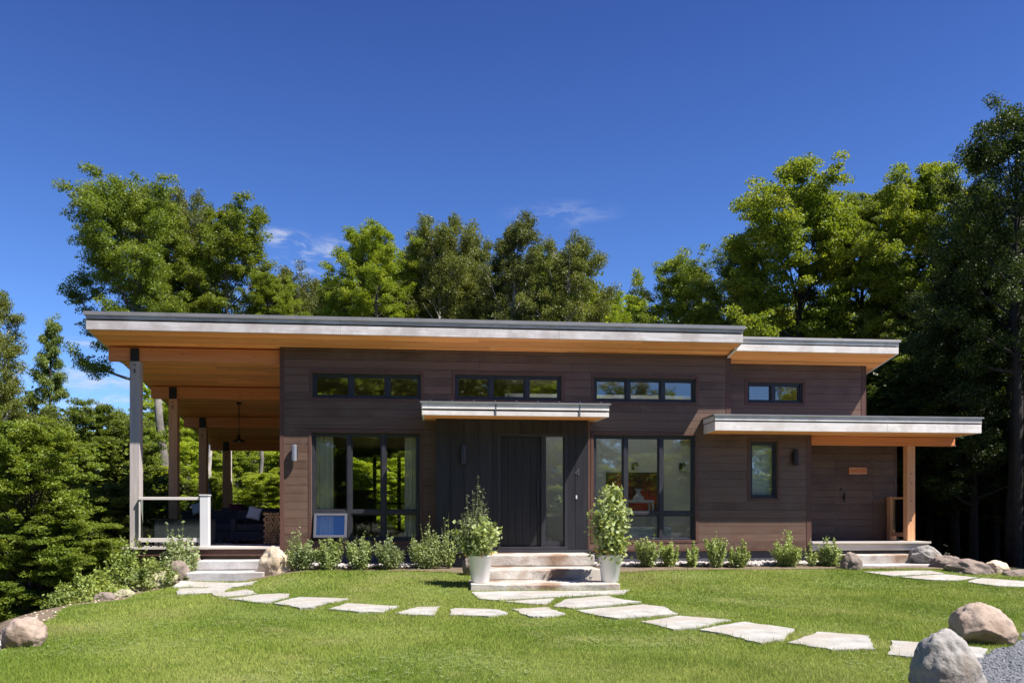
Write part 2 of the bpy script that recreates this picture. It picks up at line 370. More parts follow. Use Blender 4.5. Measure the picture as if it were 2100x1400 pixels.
R = random.Random(7)
def slab_holes(m, x0, x1, ya, yb, zlo, zhi, holes):
    q = lambda a, b, c, d: m.prism([(a, zlo(a)), (a, zhi(a)), (b, zhi(b)), (b, zlo(b))], c, d)
    cur = x0
    for hx0, hx1, hy0, hy1 in sorted(holes): q(ya, yb, cur, hx0); q(ya, hy0, hx0, hx1); q(hy1, yb, hx0, hx1); cur = hx1
    q(ya, yb, cur, x1)

# ------------------------------------------------------------------ the ground
def grid(name, xs, ys, mat, dz=0, mask=None, kind='structure', label=None):
    Xg, Yg = np.meshgrid(xs, ys); Zg = ground_h(Xg, Yg) + dz; nx, ny = len(xs), len(ys)
    V = np.stack([Xg.ravel(), Yg.ravel(), Zg.ravel()], 1); i = np.arange(nx * ny).reshape(ny, nx)
    Q = np.stack([i[:-1, :-1], i[:-1, 1:], i[1:, 1:], i[1:, :-1]], -1).reshape(-1, 4)
    if mask is not None:
        c = V[Q].mean(1); Q = Q[mask(c[:, 0], c[:, 1])]
        used, inv = np.unique(Q, return_inverse=True); V = V[used]; Q = inv.reshape(Q.shape)
    me = fast_mesh(name, V, Q, mat); me.polygons.foreach_set('use_smooth', [True] * len(me.polygons))
    o = bpy.data.objects.new(name, me); COL.objects.link(o); tag(o, label, None, None, kind); return o
def axis_(lo, hi, fine0, fine1, fs, n):
    a = np.arange(fine0, fine1, fs)
    l = fine0 - np.geomspace(fs, fine0 - lo, n)[::-1]; r = fine1 + np.geomspace(fs, hi - fine1, n)
    return np.concatenate([l, a, [fine1], r])
grid('ground', axis_(-900, 900, -12, 16, .25, 26), axis_(-900, 900, -16, 12, .25, 26), 'forest_floor')
def bed_line(x): return np.interp(x, [-5, -2.9, -1.8, .2, .6, 2.9, 3.4, 5.5, 7.6, 8.6, 12], [-1.35, -1.45, -1.0, -1.35, -1.6, -1.6, -1.45, -1.25, -1.2, -1.35, -1.6])
def drive(x, y): return ((x - 3.84) * .938 - (y + 10.08)) > .06 * np.sin(y * 5) + .03 * np.sin(x * 13)   # gravel area at the lower right
def lawn_mask(x, y):
    e = np.interp(y, EY, EX)
    return (x > e + .22 + .10 * np.sin(y * 3.1)) & (y < bed_line(x) + .04 * np.sin(x * 6)) & (y > -22) & (x < 13.5) & ~((x > 3.0) & drive(x, y))
fx = np.arange(-6, 14, .12)
grid('lawn', fx, np.arange(-22, -.9, .12), 'lawn_green', .02, lawn_mask)
grid('garden_bed', np.arange(-3.2, 9.6, .12), np.arange(-1.9, .1, .12), 'soil', .028, lambda x, y: (y >= bed_line(x) - .06))
grid('lawn_edge_soil', np.arange(-6, -1, .12), np.arange(-13, -.6, .12), 'soil', .012, lambda x, y: (x > np.interp(y, EY, EX) - .35) & (x < np.interp(y, EY, EX) + .5))
grid('driveway', np.arange(2.9, 14, .12), np.arange(-16, -2, .12), 'gravel_stone', .024, lambda x, y: drive(x, y) & (x > 3.0))

# ------------------------------------------------------------------ the house
ZS = lambda y: 3.87 - .16 * (y + .7)          # underside of the main roof
house = thing('house', 'modern single storey house with dark brown siding, cedar soffits and sloping roofs', 'house', (0, 0, 0))
def wx(px, Y=0.): return at_y(px, 1000, Y)[0]
def wz(py, px, Y=0.): return at_y(px, py, Y)[2]
XL, XM, XB, XR = wx(574), wx(1496), wx(1661), wx(1773, .3)
WIN = {}
def wrect(k, a, b, c, d, Y=0.): m = (a + b) / 2; WIN[k] = (wx(a, Y), wx(b, Y), wz(d, m, Y), wz(c, m, Y))
wrect('lowL', 639, 861, 887, 1108); wrect('clL', 641, 863, 766, 817); wrect('clM', 933, 1151, 769, 820)
wrect('clR', 1218, 1427, 775, 824); wrect('lowR', 1217, 1426, 892, 1107); wrect('narrow', 1538, 1594, 905, 1021)
wrect('sm', 1532, 1646, 784, 826, .3)
SB = -.08
front = MB(); hol = [WIN[k] for k in ('lowL', 'clL', 'clM', 'clR', 'lowR', 'narrow')]
boxhole = (.03 + .02, 2.90, -.2, 2.30)
CW = .085
trimholes = [(a - .06, b + .06, c - .06, d + .06) for a, b, c, d in hol]
boards(front, O0, X, Z_, -Y_, XL + CW, XM - CW, 2.30 + .0, ZS(0) - .0, .155, .005, .022, trimholes + [], R, 3.2)
boards(front, O0, X, Z_, -Y_, XL + CW, XB - CW, SB, 2.30, .155, .005, .022, trimholes + [boxhole], R, 3.2)
build(front, 'siding', 'siding_wood', house)
core = MB()
solid(core, Vector((0, .001, 0)), X, Z_, Y_, XL + .02, XM - .02, 2.30, ZS(0), .16, hol)
solid(core, Vector((0, .001, 0)), X, Z_, Y_, XL + .02, XB - .02, SB, 2.30, .16, hol + [boxhole])
cl = MB(); CEIL_LIGHT_HOLES = [(1.75, 5.4, .30, 1.50), (-2.6, -.2, .30, 1.15)]  # ceiling openings under the added roof panels that brighten the rooms
slab_holes(cl, XL + .19, XM - .1, .17, 7.6, lambda y: ZS(y) - .035, lambda y: ZS(y) - .01, CEIL_LIGHT_HOLES); build(cl, 'ceiling', 'interior_pine', house)
solid(core, Vector((0, .30, 0)), X, Z_, Y_, XM, XR - .02, 2.2, 3.72, .16, [WIN['sm']])
core.box(XL + .02, XL + .18, .17, 7.6, SB, 2.55)
core.prism([(.17, 2.55), (.17, ZS(.17)), (7.6, ZS(7.6)), (7.6, 2.55)], XL + .02, XL + .18)
core.box(XR - .18, XR - .02, .47, 7.6, 2.3, 3.0)
build(core, 'wall_core', 'dark_paint', house)
tr = MB()                                             # corner boards
tr.box(XL, XL + CW, -.028, 0, SB, ZS(0)); tr.box(XM - CW, XM, -.028, .0, 2.25, ZS(0)); tr.box(XM - .002, XM + .02, -.028, .30, 2.25, ZS(0) + .02)
tr.box(XB - CW, XB, -.028, 0, -.12, 2.25); tr.box(XB - .001, XB + .02, -.028, 1.0, -.1, 2.25)
tr.box(XR - CW, XR, .27, .3, 2.25, 3.70); tr.box(XR, XR + .02, .27, .6, 2.3, 3.66)
tr.box(XM + .02, XM + .07, .24, .27, 2.6, 3.15)
build(tr, 'corner_trim', 'trim_wood', house, bevel=.004)
s2 = MB()
h2 = [(WIN['sm'][0] - .06, WIN['sm'][1] + .06, WIN['sm'][2] - .06, WIN['sm'][3] + .06)]
boards(s2, Vector((0, .3, 0)), X, Z_, -Y_, XM + .02, XR - CW, 2.30, 3.72, .155, .005, .022, h2, R, 2.4)
build(s2, 'siding', 'siding_wood', house)
s3 = MB()
boards(s3, Vector((XL + .02, 0, 0)), Y_, Z_, -X, 0, 7.6, SB, 2.55, .155, .005, .022, (), R, 3.2)
boards(s3, Vector((XL + .02, 0, 0)), Y_, Z_, -X, 0, 5.0, 2.56, 3.0, .155, .005, .022, (), R, 3.2)
build(s3, 'siding', 'siding_wood', house)
fd = MB()
fd.box(XL + .05, .05, .02, .2, -2.2, SB - .02); fd.box(2.88, XB - .02, .02, .2, -1.2, SB - .02); fd.box(XL + .05, XL + .25, .2, 7.6, -6, SB - .02)
fd.box(.08, 2.86, -.45, .02, -1.2, -.10)
build(fd, 'foundation', 'foundation', house)
bt = MB(); bt.box(XL, .03, -.035, .0, SB - .03, SB); bt.box(2.92, XB, -.035, .0, SB - .03, SB); build(bt, 'base_trim', 'trim_wood', house)
# interior shell
pr_in = 9.7
inn = MB()
inn.box(XL + .18, XB - .13, .17, 7.6, -.06, -.004); inn.box(XB - .13, pr_in, 1.15, 7.6, -.06, -.004)
build(inn, 'interior_floor', 'interior_wood', house)
bw = MB()
solid(bw, Vector((0, 7.6, 0)), X, Z_, Y_, XL, XR, -.1, ZS(7.6), .16, [(-2.45, .55, .25, 2.28), (3.0, 4.2, .9, 2.1), (XL + .3, XL + .42, .0, .01)])
bw.box(1.35, 1.47, .2, 7.6, 0, 2.5); build(bw, 'back_wall', 'dark_paint', house)
iw = MB(); iw.box(1.50, XM - .2, 1.6, 1.72, 0, 3.2); iw.box(1.475, 1.49, .2, 1.6, 0, 3.0); iw.box(XM - .3, XM - .2, .17, 1.6, 0, 2.15); build(iw, 'inner_wall', 'wall_paint', house)
mu = MB()
for x in (-1.66, -.98, -.25): mu.box(x - .05, x + .05, 7.57, 7.63, .25, 2.28)
mu.box(-2.45, .55, 7.56, 7.60, .95, 1.0); build(mu, 'rear_mullion', 'frame_metal', house)

# roofs
def fascia(parent, x0, x1, yf, zb, hs, ends=True, mats=('weathered', 'black_metal', 'metal_cap'), pitch=0., yb=None, holes=()):
    lo_, gr, up, cp = hs
    m = MB(); jx = [x0]
    while jx[-1] < x1 - 5: jx.append(jx[-1] + R.uniform(3.2, 4.8))
    jx.append(x1)
    for a, b in zip(jx, jx[1:]):
        m.box(a + .0015, b - .0015, yf, yf + .038, zb, zb + lo_)
        m.box(a + .0015, b - .0015, yf - .012, yf + .03, zb + lo_ + gr, zb + lo_ + gr + up)
    if yb is not None:
        for xx in ((x0, x0 + .038), (x1 - .038, x1)):
            m.prism([(yf + .04, zb - pitch * .04), (yf + .04, zb + lo_ - pitch * .04), (yb, zb + lo_ - pitch * (yb - yf)), (yb, zb - pitch * (yb - yf))], xx[0], xx[1])
            m.prism([(yf + .04, zb + lo_ + gr), (yf + .04, zb + lo_ + gr + up), (yb, zb + lo_ + gr + up - pitch * (yb - yf)), (yb, zb + lo_ + gr - pitch * (yb - yf))], xx[0] - .01, xx[1] + .01)
    build(m, 'fascia', mats[0], parent, bevel=.003)
    z1 = zb + lo_ + gr + up
    m = MB(); yb_ = yb or yf + .3
    m.box(x0 - .03, x1 + .03, yf - .035, yf + .02, z1, z1 + cp)
    slab_holes(m, x0 - .03, x1 + .03, yf + .02, yb_, lambda y: z1 + .002 - pitch * (y - yf - .02), lambda y: z1 + cp - pitch * (y - yf - .02), holes)
    build(m, 'roof_cap', mats[2], parent)
SKY = [(1.75, 5.4, .30, 1.50), (-2.6, -.2, .30, 1.15)]  # unseen roof openings, added to let daylight into the dark rooms
def roof_body(parent, x0, x1, yf, yb, zb, th, pitch, mat='black_metal', holes=()):
    m = MB(); y0 = yf + .03
    slab_holes(m, x0 + .03, x1 - .03, y0, yb - .02, lambda y: zb + .03 - pitch * (y - y0), lambda y: zb + th - pitch * (y - y0), holes)
    return build(m, 'roof', mat, parent)
def soffit(parent, x0, x1, yf, yb, zb, pitch, pb=.115, holes=()):
    m = MB(); V = Vector((0, 1, -pitch)).normalized(); W = Vector((0, pitch, 1)).normalized()
    boards(m, Vector((0, yf, zb + .004)), X, V, W, x0, x1, .035, (yb - yf) * math.sqrt(1 + pitch * pitch), pb, .004, .02, holes, R, 3.4)
    return build(m, 'soffit', 'cedar', parent)
RX0, RX1 = at_y(176, 680, -.7)[0], at_y(1524, 680, -.7)[0]
roof_body(house, RX0, RX1, -.70, 8.2, 3.87, .24, .16, holes=SKY)
soffit(house, RX0 + .04, RX1 - .04, -.70, 8.1, 3.87, .16, holes=[(a, b, (c + .70) * 1.0127, (d + .70) * 1.0127) for a, b, c, d in SKY])
for a, b, c, d in SKY:
    m = MB(); m.prism([(c + .01, ZS(c) + .21), (c + .01, ZS(c) + .225), (d - .01, ZS(d) + .225), (d - .01, ZS(d) + .21)], a + .01, b - .01); build(m, 'added_skylight', 'frosted_acrylic', house)  # invented frosted panel, put in to light the interior
fascia(house, RX0, RX1, -.70, 3.87, (.160, .028, .062, .066), pitch=.16, yb=8.2, holes=SKY)
R2X1 = at_y(1843, 720, -.43)[0]; Z2 = at_y(1690, 722.5, -.43)[2]
roof_body(house, RX1 - .1, R2X1, -.43, 7.8, Z2, .20, .16)
soffit(house, RX1 - .06, R2X1 - .04, -.43, 7.7, Z2, .16)
fascia(house, RX1 - .07, R2X1, -.43, Z2, (.135, .02, .070, .045), pitch=.16, yb=7.8, mats=('pale_weathered', 'black_metal', 'sunlit_cap'))
PX0, PX1 = at_y(1466, 880, -.68)[0], at_y(2013, 885, -.68)[0]; Z3 = at_y(1740, 885, -.68)[2]
roof_body(house, PX0, PX1, -.68, 2.6, Z3, .24, .0)
soffit(house, PX0 + .04, PX1 - .04, -.68, 2.5, Z3, 0., .115)
fascia(house, PX0, PX1, -.68, Z3, (.175, .020, .085, .03), pitch=0, yb=2.6, mats=('pale_weathered', 'black_metal', 'metal_cap'))
CX0, CX1 = at_y(865, 840, -1.4)[0], at_y(1249, 840, -1.4)[0]; Z4 = at_y(1055, 852.5, -1.4)[2]
def canopy():
    roof_body(house, CX0, CX1, -1.40, -.03, Z4, .2, -.05)
    soffit(house, CX0 + .04, CX1 - .04, -1.40, -.0, Z4, -.05)
    fascia(house, CX0, CX1, -1.40, Z4, (.08, .03, .10, .028), pitch=-.05, yb=-.03, mats=('pale_weathered', 'black_metal', 'metal_cap'))
    m = MB()
    for i in range(9): x = CX0 + .15 + i * (CX1 - CX0 - .3) / 8; m.box(x - .006, x + .006, -1.442, -1.37, Z4 + .243, Z4 + .262)
    build(m, 'roof_clip', 'silver_metal', house)
    m = MB(); 
    for x in (CX0 + (CX1 - CX0) * .39, CX0 + (CX1 - CX0) * .84): m.box(x - .012, x + .012, -1.416, -1.40, Z4 + .005, Z4 + .20)
    build(m, 'joint_cover', 'sash_metal', house)
canopy()
# roof vents seen over the roof edge
for (px, w_, hh, y0) in ((628, .16, .12, .9), (418, .30, .30, 2.4)):
    x = wx(px, y0); m = MB(); zb = ZS(y0) + .30
    m.box(x - w_ / 2, x + w_ / 2, y0, y0 + .25, zb, zb + hh * .7 + .16); m.box(x - w_ * .62, x + w_ * .62, y0 - .04, y0 + .3, zb + hh * .7 + .16, zb + hh + .18)
    build(m, 'roof_vent', 'metal_cap', house, bevel=.01)

# porch beams and posts of the left porch
PY = [.12, 2.39, 4.66, 6.93]
for i, y in enumerate(PY):
    zt = ZS(y) - .012; m = MB(); m.box(-6.03 + i * .02, XL - .002, y - .065, y + .065, zt - .262, zt - .012)
    b = build(m, 'beam', 'beam_wood', house, bevel=.006)
    m = MB(); m.box(-5.64, -5.46, y - .09, y + .09, 0, zt - .265)
    p = build(m, 'post', 'weathered_post' if i == 0 else 'cedar_post', house, bevel=.006)
    m = MB(); m.box(-5.625, -5.475, y - .098, y + .098, zt - .275, zt - .03)
    build(m, 'saddle_bracket', 'black_metal', house)
    m = MB()
    for k in (.34, .43, .47): m.tube([(-5.55, y - .105, zt - k), (-5.55, y - .085, zt - k)], .015, 8)
    build(m, 'bolt', 'black_metal', p)
dk = MB(); boards(dk, Vector((0, 0, -.04)), X, Y_, Z_, -5.74, XL, -.13, 8.0, .14, .006, .04, (), R, 0)
build(dk, 'deck', 'deck_wood', house)
m = MB(); m.box(-5.70, XL, -.09, -.05, -.165, -.045); m.box(-5.70, -5.66, -.05, 8, -.165, -.045); build(m, 'deck_rim', 'trim_wood', house)
m = MB(); boards(m, Vector((0, .0, 0)), X, Z_, -Y_, -5.66, -4.35, -.62, -.17, .15, .005, .02, (), R); boards(m, Vector((0, -.02, 0)), X, Z_, -Y_, -4.34, XL, -.42, -.17, .13, .005, .02, (), R)
m.box(-5.62, XL, .03, .08, -1.3, -.18); build(m, 'deck_skirt', 'siding_wood', house)
# entry box
EB = -.5; e0, e1 = at_y(894, 1000, EB)[0], at_y(1206, 1000, EB)[0]
dr = (at_y(1021, 1000, EB)[0], at_y(1163, 1000, EB)[0], .0, at_y(1090, 889, EB)[2])
m = MB(); boards(m, Vector((0, EB, 0)), Z_, X, -Y_, -.06, Z4 + .04, e0, e1, .262, .008, .02, [(dr[2] - .06, dr[3], dr[0], dr[1])], R)
# holes above are given as (u0,u1,v0,v1) with u = height, v = x
boards(m, Vector((e0 + .02, 0, 0)), Z_, Y_, -X, -.06, Z4 + .06, EB, -.03, .24, .008, .02, (), R)
boards(m, Vector((e1 - .02, 0, 0)), Z_, Y_, X, -.06, Z4 + .06, EB, -.03, .24, .008, .02, (), R)
build(m, 'entry_cladding', 'charcoal_wood', house)
m = MB(); solid(m, Vector((0, EB + .002, 0)), X, Z_, Y_, e0 + .022, e1 - .022, -.06, Z4 + .03, .1, [(dr[0], dr[1], -.06, dr[3])])
m.box(e0 + .022, e0 + .12, EB + .1, .0, -.06, Z4 + .03); m.box(e1 - .12, e1 - .022, EB + .1, .0, -.06, Z4 + .03)
build(m, 'entry_core', 'black_metal', house)
m = MB(); m.box(e1 - .004, e1 + .03, EB - .024, -.03, -.06, Z4); build(m, 'corner_trim', 'trim_wood', house)
m = MB(); m.box(e0 - .02, e1 + .04, EB - .09, EB + .03, -.12, -.062); build(m, 'entry_sill', 'frame_metal', house, bevel=.005)

glass_n = [0]
def window(name, rc, Y, cols, rows, fw=.045, skip=None, label=None, trimm=True, sub_open=None):
    x0, x1, z0, z1 = rc
    t = MB()
    if trimm:
        for a, b, c, d in ((x0 - .058, x0, z0 - .058, z1 + .058), (x1, x1 + .058, z0 - .058, z1 + .058), (x0, x1, z1, z1 + .058), (x0, x1, z0 - .058, z0)):
            t.box(a, b, Y - .030, Y + .0, c, d)
        build(t, 'window_casing', 'trim_wood', house, bevel=.003)
    cx = [x0 + c * (x1 - x0) for c in cols]; rz = [z0 + r * (z1 - z0) for r in rows]
    m = MB(); y0, y1 = Y + .035, Y + .13
    m.box(x0, x0 + fw, y0, y1, z0, z1); m.box(x1 - fw, x1, y0, y1, z0, z1); m.box(x0 + fw, x1 - fw, y0, y1, z1 - fw, z1); m.box(x0 + fw, x1 - fw, y0, y1, z0, z0 + fw)
    xs = [x0 + fw] + cx[1:-1] + [x1 - fw]; zs = [z0 + fw] + rz[1:-1] + [z1 - fw]
    for c in cx[1:-1]: m.box(c - .036, c + .036, y0 - .002, y1, z0 + fw, z1 - fw)
    for r in rz[1:-1]:
        for a, b in zip(cx, cx[1:]):
            m.box(max(a, x0 + fw - .036) + .036, min(b, x1 - fw + .036) - .036, y0 + .004, y1, r - .030, r + .030)
    fr = build(m, name, 'frame_metal', house, bevel=.004, label=label)
    for i, (a, b) in enumerate(zip(cx, cx[1:])):
        for j, (c, d) in enumerate(zip(rz, rz[1:])):
            pa = a + (fw if i == 0 else .036); pb = b - (fw if i == len(cx) - 2 else .036)
            pc = c + (fw if j == 0 else .030); pd = d - (fw if j == len(rz) - 2 else .030)
            sw = .026; s_ = MB()
            if sub_open == (i, j):      # awning sash tilted out at the bottom
                ang = math.radians(14); Vv = Vector((0, -math.sin(ang), -math.cos(ang))); Ww = Vector((0, -math.cos(ang), math.sin(ang)))
                Or = Vector((pa, Y + .03, pd)); hgt = pd - pc; wid = pb - pa
                for u, v in (((0, wid), (0, .045)), ((0, wid), (hgt - .045, hgt)), ((0, .045), (.045, hgt - .045)), ((wid - .045, wid), (.045, hgt - .045))):
                    s_.frame(Or, X, Vv, Ww, u, v, (-.025, .025))
                build(s_, 'open_sash', 'sash_metal', fr, bevel=.003)
                s_ = MB(); s_.frame(Or, X, Vv, Ww, (.045, wid - .045), (.045, hgt - .045), (-.004, .004)); build(s_, 'pane', 'window_glass', fr); continue
            for q in ((pa, pa + sw, pc, pd), (pb - sw, pb, pc, pd), (pa + sw, pb - sw, pd - sw, pd), (pa + sw, pb - sw, pc, pc + sw)): s_.box(q[0], q[1], Y + .062, Y + .11, q[2], q[3])
            build(s_, 'sash', 'frame_metal', fr)
            s_ = MB(); gy = Y + .088 + R.uniform(-.002, .002)
            s_.add([(pa + sw, gy, pc + sw), (pb - sw, gy, pc + sw), (pb - sw, gy, pd - sw), (pa + sw, gy, pd - sw)], [(0, 1, 2, 3)])
            build(s_, 'pane', 'window_glass', fr)
    return fr
t3 = [0, .343, .66, 1]
window('window', WIN['lowL'], 0, t3, [0, .265, 1], label='three-bay floor length window left of the entry, its lower left sash tilted open', sub_open=(0, 0))
window('window', WIN['clL'], 0, [0, .35, .69, 1], [0, 1], label='left three-pane clerestory window')
window('window', WIN['clM'], 0, [0, .335, .675, 1], [0, 1], label='middle three-pane clerestory window over the canopy')
window('window', WIN['clR'], 0, [0, .335, .675, 1], [0, 1], label='right three-pane clerestory window')
window('window', WIN['lowR'], 0, [0, .315, .665, 1], [0, .255, 1], label='three-bay floor length window right of the entry')
window('window', WIN['narrow'], 0, [0, 1], [0, 1], label='narrow upright window beside the wall lamp')
window('window', WIN['sm'], .3, [0, .48, 1], [0, 1], label='small two-pane window above the porch roof')
# door set
m = MB(); x0, x1, z0, z1 = dr; xm = at_y(1113.5, 1000, EB)[0]
m.box(x0, x0 + .05, EB - .03, EB + .1, z0, z1); m.box(x1 - .05, x1, EB - .03, EB + .1, z0, z1); m.box(x0 + .05, x1 - .05, EB - .03, EB + .1, z1 - .05, z1); m.box(xm - .035, xm + .035, EB - .025, EB + .1, z0, z1 - .05); m.box(x0, x1, EB - .06, EB + .1, z0 - .06, z0)
build(m, 'door_frame', 'frame_metal', house, bevel=.004)
m = MB(); boards(m, Vector((0, EB + .06, 0)), Z_, X, -Y_, z0 + .02, z1 - .055, x0 + .055, xm - .04, .138, .006, .03, (), R); m.box(x0 + .052, xm - .037, EB + .061, EB + .08, z0 + .01, z1 - .052)
d = build(m, 'front_door', 'door_wood', house, label='dark charcoal front door of vertical boards')
m = MB(); hx = xm - .10; m.tube([(hx, EB - .03, .75), (hx, EB - .03, 1.25)], .013, 10)
for z in (.82, 1.18): m.tube([(hx, EB - .03, z), (hx, EB + .04, z)], .009, 8)
build(m, 'handle', 'frame_metal', d)
m = MB(); m.box(xm + .036, x1 - .051, EB + .03, EB + .06, z0 + .001, z0 + .10); m.box(xm + .036, xm + .06, EB + .03, EB + .06, z0 + .10, z1 - .051); m.box(x1 - .075, x1 - .051, EB + .03, EB + .06, z0 + .10, z1 - .051)
s = build(m, 'sidelight', 'frame_metal', house)
m = MB(); gy = EB + .045; m.add([(xm + .06, gy, z0 + .1), (x1 - .075, gy, z0 + .1), (x1 - .075, gy, z1 - .051), (xm + .06, gy, z1 - .051)], [(0, 1, 2, 3)]); build(m, 'pane', 'window_glass', s)
# right porch: recessed wall with flush door, beam, post, platform
PW = 1.0; pr1 = at_y(1838, 1000, PW)[0]
m = MB(); dx0, dx1 = at_y(1668, 1000, PW)[0], at_y(1789, 1000, PW)[0]
boards(m, Vector((0, PW, 0)), X, Z_, -Y_, XB + .02, pr1 - .06, .06, Z3 + .02, .155, .005, .022, [(at_y(1712, 1000, PW)[0], dx1, .06, 2.02)], R, 2.4)
build(m, 'siding', 'siding_wood', house)
m = MB(); boards(m, Vector((0, PW + .004, 0)), X, Z_, -Y_, at_y(1712, 1000, PW)[0] + .003, dx1 - .003, .060, 2.018, .155, .005, .024, (), R, 0)
d = build(m, 'side_door', 'siding_wood', house, label='flush siding-clad side door in the right porch')
m = MB(); hx, _, hz = at_y(1729, 1020, PW); m.box(hx - .012, hx + .012, PW - .08, PW - .055, hz - .09, hz + .09); m.box(hx - .01, hx + .01, PW - .056, PW - .02, hz - .02, hz + .02); m.tube([(hx - .06, PW - .05, hz + .18), (hx - .06, PW - .02, hz + .18)], .022, 12)
build(m, 'handle', 'black_metal', d)
m = MB()
for px, py in ((1786.5, 946), (1786.5, 1019)): a, _, c = at_y(px, py, PW); m.tube([(a, PW - .03, c - .035), (a, PW - .03, c + .035)], .010, 8)
build(m, 'hinge', 'silver_metal', d)
m = MB(); m.box(XB + .021, pr1 - .02, PW + .03, PW + .14, .05, Z3 + .02); m.box(pr1 - .14, pr1 - .02, PW + .14, 2.5, .05, Z3 + .02); m.box(XB - .12, XB - .021, .17, PW, -.05, Z3); build(m, 'wall_core', 'dark_paint', house)
m = MB(); m.box(pr1 - .06, pr1, PW - .03, PW + .03, .05, Z3); m.box(pr1 - .02, pr1, PW + .03, 2.5, .05, Z3); build(m, 'corner_trim', 'trim_wood', house)
bx1 = at_y(1955, 900, .2)[0]; bz0 = at_y(1760, 912.5, .14)[2]
m = MB(); m.box(XB + .021, bx1, .14, .28, bz0, Z3 - .005); build(m, 'beam', 'beam_wood', house, bevel=.006, label='orange timber beam of the right porch')
m = MB(); m.add([(bx1 + .001, .139, bz0), (bx1 + .001, .28, bz0), (bx1 + .001, .28, Z3 - .08), (bx1 + .02, .139, bz0), (bx1 + .02, .28, bz0), (bx1 + .02, .28, Z3 - .08)], [(0, 1, 2), (3, 5, 4), (0, 3, 4, 1), (1, 4, 5, 2), (2, 5, 3, 0)]); build(m, 'beam_end_plate', 'weathered_rail', house)
qx = at_y(1865, 1000, .2)[0]
m = MB(); m.box(qx - .083, qx + .083, .13, .29, .075, bz0 - .001); p = build(m, 'post', 'cedar_post', house, bevel=.006, label='right porch post')
m = MB()
for z in (1.25, 1.45, .5, .9): m.tube([(qx, .12, z), (qx, .14, z)], .012, 8)
build(m, 'bolt', 'black_metal', p)
m = MB(); boards(m, Vector((0, 0, .03)), X, Y_, Z_, XB - .02, qx + .25, -.16, 1.0, .14, .006, .04, (), R); m.box(XB, qx + .23, -.11, -.07, -.10, .026); m.box(qx + .19, qx + .23, -.07, 1.6, -.10, .026)
build(m, 'porch_platform', 'deck_wood', house, bevel=.003)
m = MB(); m.box(XB + .1, qx + .15, -.02, .05, -.9, -.08); build(m, 'foundation', 'foundation', house)

# railings
def railing(px_newel, label, a, b, newel_mat, rail_mat, group='deck railings'):
    pass
rl = thing('deck_railing', 'glass railing panel with white newel post at the left deck corner', 'railing', (-4.9, -.02, 0))
m = MB(); nx_ = -4.26; m.box(nx_ - .078, nx_ + .078, -.10, .05, -.05, .95); build(m, 'newel_post', 'white_paint', rl, bevel=.006)
m = MB(); m.box(nx_ - .09, nx_ + .09, -.112, .062, .951, .975); build(m, 'newel_cap', 'white_paint', rl, bevel=.004)
m = MB(); m.box(-5.46, nx_ - .08, -.045, .02, .875, .93); m.box(-5.46, nx_ - .08, -.05, .03, .09, .165); m.box(-5.458, -5.43, -.03, .01, .166, .874); build(m, 'rail', 'weathered_rail', rl, bevel=.004)
m = MB(); m.box(-5.428, nx_ - .08, -.018, -.010, .17, .872); build(m, 'glass_panel', 'rail_glass', rl)
m = MB()
for i in range(8): m.box(-5.40 + i * .14, -5.37 + i * .14, -.03, .0, .002, .088)
build(m, 'baluster', 'black_metal', rl)
rl = thing('side_railing', 'small cedar and glass railing beside the right porch post', 'railing', (qx, .6, .07))
m = MB(); m.box(qx - .07, qx + .07, .80, .94, .075, 1.0); build(m, 'newel_post', 'cedar_post', rl, bevel=.006)
m = MB(); m.box(qx - .03, qx + .03, .291, .799, .94, .98); m.box(qx - .03, qx + .03, .291, .799, .16, .24); build(m, 'rail', 'cedar_post', rl, bevel=.003)
m = MB(); m.box(qx - .004, qx + .004, .292, .798, .241, .939); build(m, 'glass_panel', 'rail_glass', rl)

# wall lamps
def wall_lamp(px, py0, py1, Y, label, mat):
    x, _, z0 = at_y(px, py1, Y - .08); z1 = at_y(px, py0, Y - .08)[2]
    t = thing('wall_lamp', label, 'wall lamp', (x, Y, z0), 'cylinder wall lamps')
    m = MB(); m.lathe([(.001, z0), (.048, z0), (.05, z0 + .01), (.05, z1 - .01), (.048, z1), (.001, z1)], x, Y - .105, 20); build(m, 'lamp_body', mat, t)
    m = MB(); m.box(x - .055, x - .055 + .11, Y - .04, Y - .024, z0 + .06, z1 - .06); m.box(x - .02, x + .02, Y - .06, Y - .04, (z0 + z1) / 2 - .04, (z0 + z1) / 2 + .04); build(m, 'back_plate', 'frame_metal', t)
wall_lamp(604, 912, 945, 0, 'silver cylinder wall lamp on the sunlit brown siding at the left corner', 'silver_metal')
wall_lamp(951, 912, 950, EB, 'charcoal cylinder wall lamp on the dark entry cladding left of the door', 'frame_metal')
wall_lamp(1631, 921, 954, 0, 'black cylinder wall lamp right of the narrow window', 'black_metal')
# pendant
x, y, z = at_y(490, 905, 3.5); zc = ZS(3.5) - .0
t = thing('pendant_lamp', 'black pendant lamp with a saucer shade hanging from the porch ceiling', 'lamp', (x, y, zc))
m = MB(); m.tube([(x, y, zc - .03), (x, y, z + .1)], .009, 8); m.lathe([(.001, zc - .0), (.06, zc - .005), (.06, zc - .03), (.001, zc - .035)], x, y, 16); build(m, 'rod', 'black_metal', t)
m = MB(); m.lathe([(.015, z + .16), (.03, z + .15), (.035, z + .07), (.06, z + .055), (.155, z + .005), (.15, z), (.05, z + .045), (.02, z + .05)], x, y, 24); build(m, 'lamp_shade', 'black_metal', t, smooth_=True)
m = MB(); m.lathe([(.001, z - .002), (.03, z + .0), (.04, z + .02), (.02, z + .045)], x, y, 14); build(m, 'bulb', 'white_paint', t, smooth_=True)
